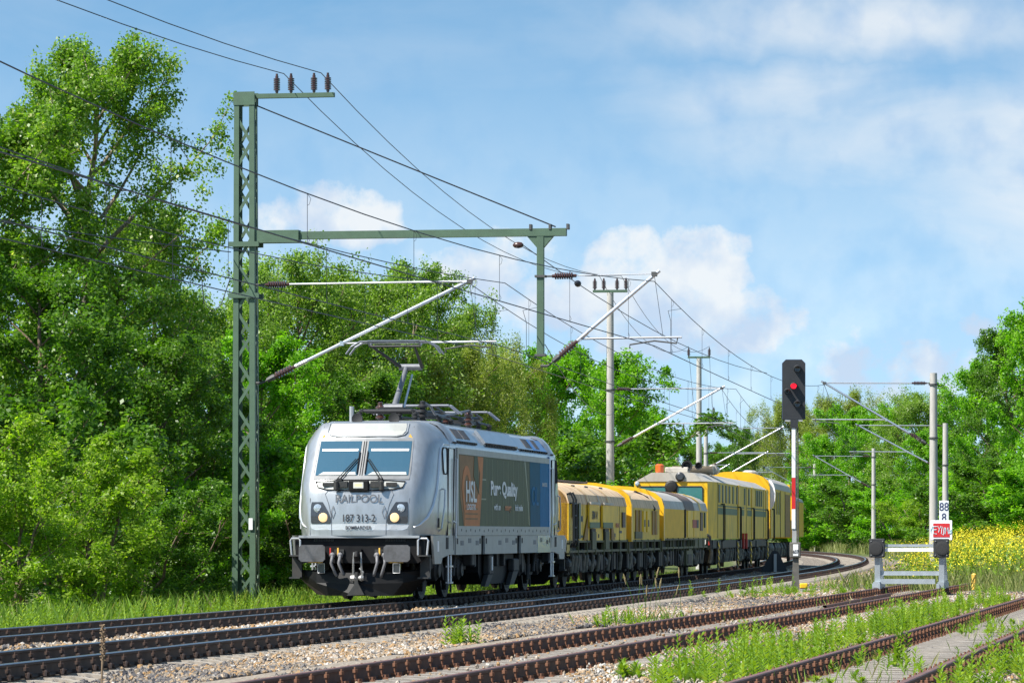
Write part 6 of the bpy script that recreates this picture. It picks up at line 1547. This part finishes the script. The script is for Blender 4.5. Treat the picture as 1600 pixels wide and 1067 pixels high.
for k in range(140):
    a = rng2.uniform(0, 6.28); x, y = rng2.normal() * .45, rng2.normal() * .25; hh = rng2.uniform(.1, .32); b0 += [(x - .006, y, 0), (x + .006, y, 0), (x + .05 * math.cos(a), y + .05 * math.sin(a), hh * .6), (x + .12 * math.cos(a), y + .12 * math.sin(a), hh)]
add_obj('leaves', fast_mesh('leaves', np.array(b0), 4, ['grass_blade'], rng2.random(140)), root)

# ------------------------------------------------------------------ ballast stones (geometry nodes: nobody could count them)
attr_mat('stone', [(0, (.05, .05, .058)), (.30, (.14, .13, .125)), (.5, (.26, .21, .155)), (.66, (.32, .19, .08)), (.82, (.34, .275, .205)), (1, (.46, .43, .39))], .85, 0, None, 'rnd', .3, True)
sc_col = bpy.data.collections.new('stone_shapes')
for k in range(6):
    r_ = np.random.default_rng(100 + k); ico = []
    for z, n_, rr in ((-.55, 4, .6), (.05, 5, 1.0), (.6, 4, .55)):
        ico.append([(rr * math.cos(6.283 * (j + .3 * z) / 5) * r_.uniform(.75, 1.2), rr * math.sin(6.283 * (j + .3 * z) / 5) * r_.uniform(.75, 1.2) * .85, z * r_.uniform(.8, 1.15) * .8) for j in range(5)])
    m_ = MB(); m_.loft(ico, True, True); me = bpy.data.meshes.new('stone'); me.from_pydata(m_.v, [], m_.f); me.materials.append(MATS['stone']); me.update()
    so_ = bpy.data.objects.new('stone_shape', me); sc_col.objects.link(so_)
ng = bpy.data.node_groups.new('scatter_stones', 'GeometryNodeTree')
ng.interface.new_socket('Geometry', in_out='INPUT', socket_type='NodeSocketGeometry'); ng.interface.new_socket('Geometry', in_out='OUTPUT', socket_type='NodeSocketGeometry')
gi, go = ng.nodes.new('NodeGroupInput'), ng.nodes.new('NodeGroupOutput'); ip = ng.nodes.new('GeometryNodeInstanceOnPoints'); ci_ = ng.nodes.new('GeometryNodeCollectionInfo')
ci_.inputs['Collection'].default_value = sc_col; ci_.inputs['Separate Children'].default_value = True; ci_.inputs['Reset Children'].default_value = True
ip.inputs['Pick Instance'].default_value = True
def named(nm, ty):
    q = ng.nodes.new('GeometryNodeInputNamedAttribute'); q.data_type = ty; q.inputs['Name'].default_value = nm; return q.outputs['Attribute']
lk = ng.links.new; lk(gi.outputs[0], ip.inputs['Points']); lk(ci_.outputs[0], ip.inputs['Instance'])
lk(named('rot', 'FLOAT_VECTOR'), ip.inputs['Rotation']); lk(named('scl', 'FLOAT'), ip.inputs['Scale']); lk(ip.outputs[0], go.inputs[0])
def stones(name, label, X, Y, size, lift=.0, seed=1, warm=.0):
    r_ = np.random.default_rng(seed); n = len(X); me = bpy.data.meshes.new(name); me.vertices.add(n)
    Z = ground_z(X, Y) + lift + r_.uniform(-.012, .022, n)
    me.vertices.foreach_set('co', np.stack([X, Y, Z], 1).astype(np.float32).ravel())
    a = me.attributes.new('rot', 'FLOAT_VECTOR', 'POINT'); a.data.foreach_set('vector', r_.uniform(0, 6.28, (n, 3)).astype(np.float32).ravel())
    a = me.attributes.new('scl', 'FLOAT', 'POINT'); a.data.foreach_set('value', (size * r_.uniform(.55, 1.35, n)).astype(np.float32))
    tone = .5 + .18 * np.sin(X * .5 + Y * .17) + r_.normal(size=n) * .24 + warm
    a = me.attributes.new('rnd', 'FLOAT', 'POINT'); a.data.foreach_set('value', np.clip(tone, 0, 1).astype(np.float32))
    o = add_obj(name, me); md = o.modifiers.new('scatter', 'NODES'); md.node_group = ng; return tag(o, label, 'ballast', None, 'stuff')
X, Y = scatter_so(rng, 60000, 8, 60, 1.36, 4.4); X2, Y2 = scatter_so(rng, 34000, 60, 120, 1.36, 4.6); X3, Y3 = scatter_so(rng, 10000, 120, 175, 1.18, 3.4)
X, Y = np.concatenate([X, X2, X3]), np.concatenate([Y, Y2, Y3]); oc = (X - (CS * Y + CK)) * math.cos(CT); k = ~((oc > -2.3) & (oc < -1.78) & (Y < 74.5)) & (oc < -1.25) ; 
stones('shoulder_ballast', 'loose ballast stones between the main track and the siding', X[k], Y[k], .040, .02, 1)
s_ = rng.uniform(8, 120, 16000); s_ = s_[(((s_ - 8) / .62) % 1 > .30) & (((s_ - 8) / .62) % 1 < .70)]; o_ = rng.uniform(.88, 1.42, len(s_)); t_ = np.interp(s_, ss, th_)
stones('sleeper_end_ballast', 'ballast stones between the sleeper ends of the empty main track', np.interp(s_, ss, xs_) + o_ * np.cos(t_), np.interp(s_, ss, ys_) - o_ * np.sin(t_), .038, .035, 9, -.12)
X, Y = scatter_so(rng, 26000, 14, 150, -2.75, -1.15); stones('middle_ballast', 'pale ballast stones between the two main tracks', X, Y, .042, .075, 2, .10)
X, Y = scatter_so(rng, 16000, 12, 120, -.62, .62); stones('track_ballast', 'ballast stones between the sleepers of the empty track', X, Y, .04, .03, 3, -.05)
X, Y = sid_scatter(rng, CK, 30000, 30, 70, 1.0, 5.6); X2, Y2 = sid_scatter(rng, CK, 16000, 70, 100, 1.0, 5.6); X, Y = np.concatenate([X, X2]), np.concatenate([Y, Y2]); od = (X - (CS * Y + DK)) * math.cos(CT); k = abs(od) > 1.15
stones('siding_gravel', 'pale gravel between the two rusty sidings', X[k], Y[k], .030, .02, 4, .14)
X, Y = sid_scatter(rng, DK, 22000, 32, 62, 1.1, 5.5); stones('corner_gravel', 'pale gravel at the bottom right corner', X, Y, .030, .02, 5, .16)
X, Y = sid_scatter(rng, CK, 9000, 30, 100, -1.2, 1.2); k = abs(abs((X - (CS * Y + CK)) * math.cos(CT)) - .75) > .14; stones('siding_ballast', 'gravel lying over the sleepers of the rusty siding', X[k], Y[k], .030, -.02, 6, -.12)
X, Y = sid_scatter(rng, CK, 2600, 30, 100, -1.25, 1.25); k = abs(abs((X - (CS * Y + CK)) * math.cos(CT)) - .75) > .14; stones('siding_top_gravel', 'pale stones scattered on top of the siding sleepers', X[k], Y[k], .026, .035, 16, .1)
X, Y = sid_scatter(rng, DK, 9000, 30, 85, -1.2, 1.2); k = abs(abs((X - (CS * Y + DK)) * math.cos(CT)) - .75) > .14; stones('overgrown_siding_ballast', 'gravel lying over the sleepers of the overgrown siding', X[k], Y[k], .030, -.035, 7, -.30)
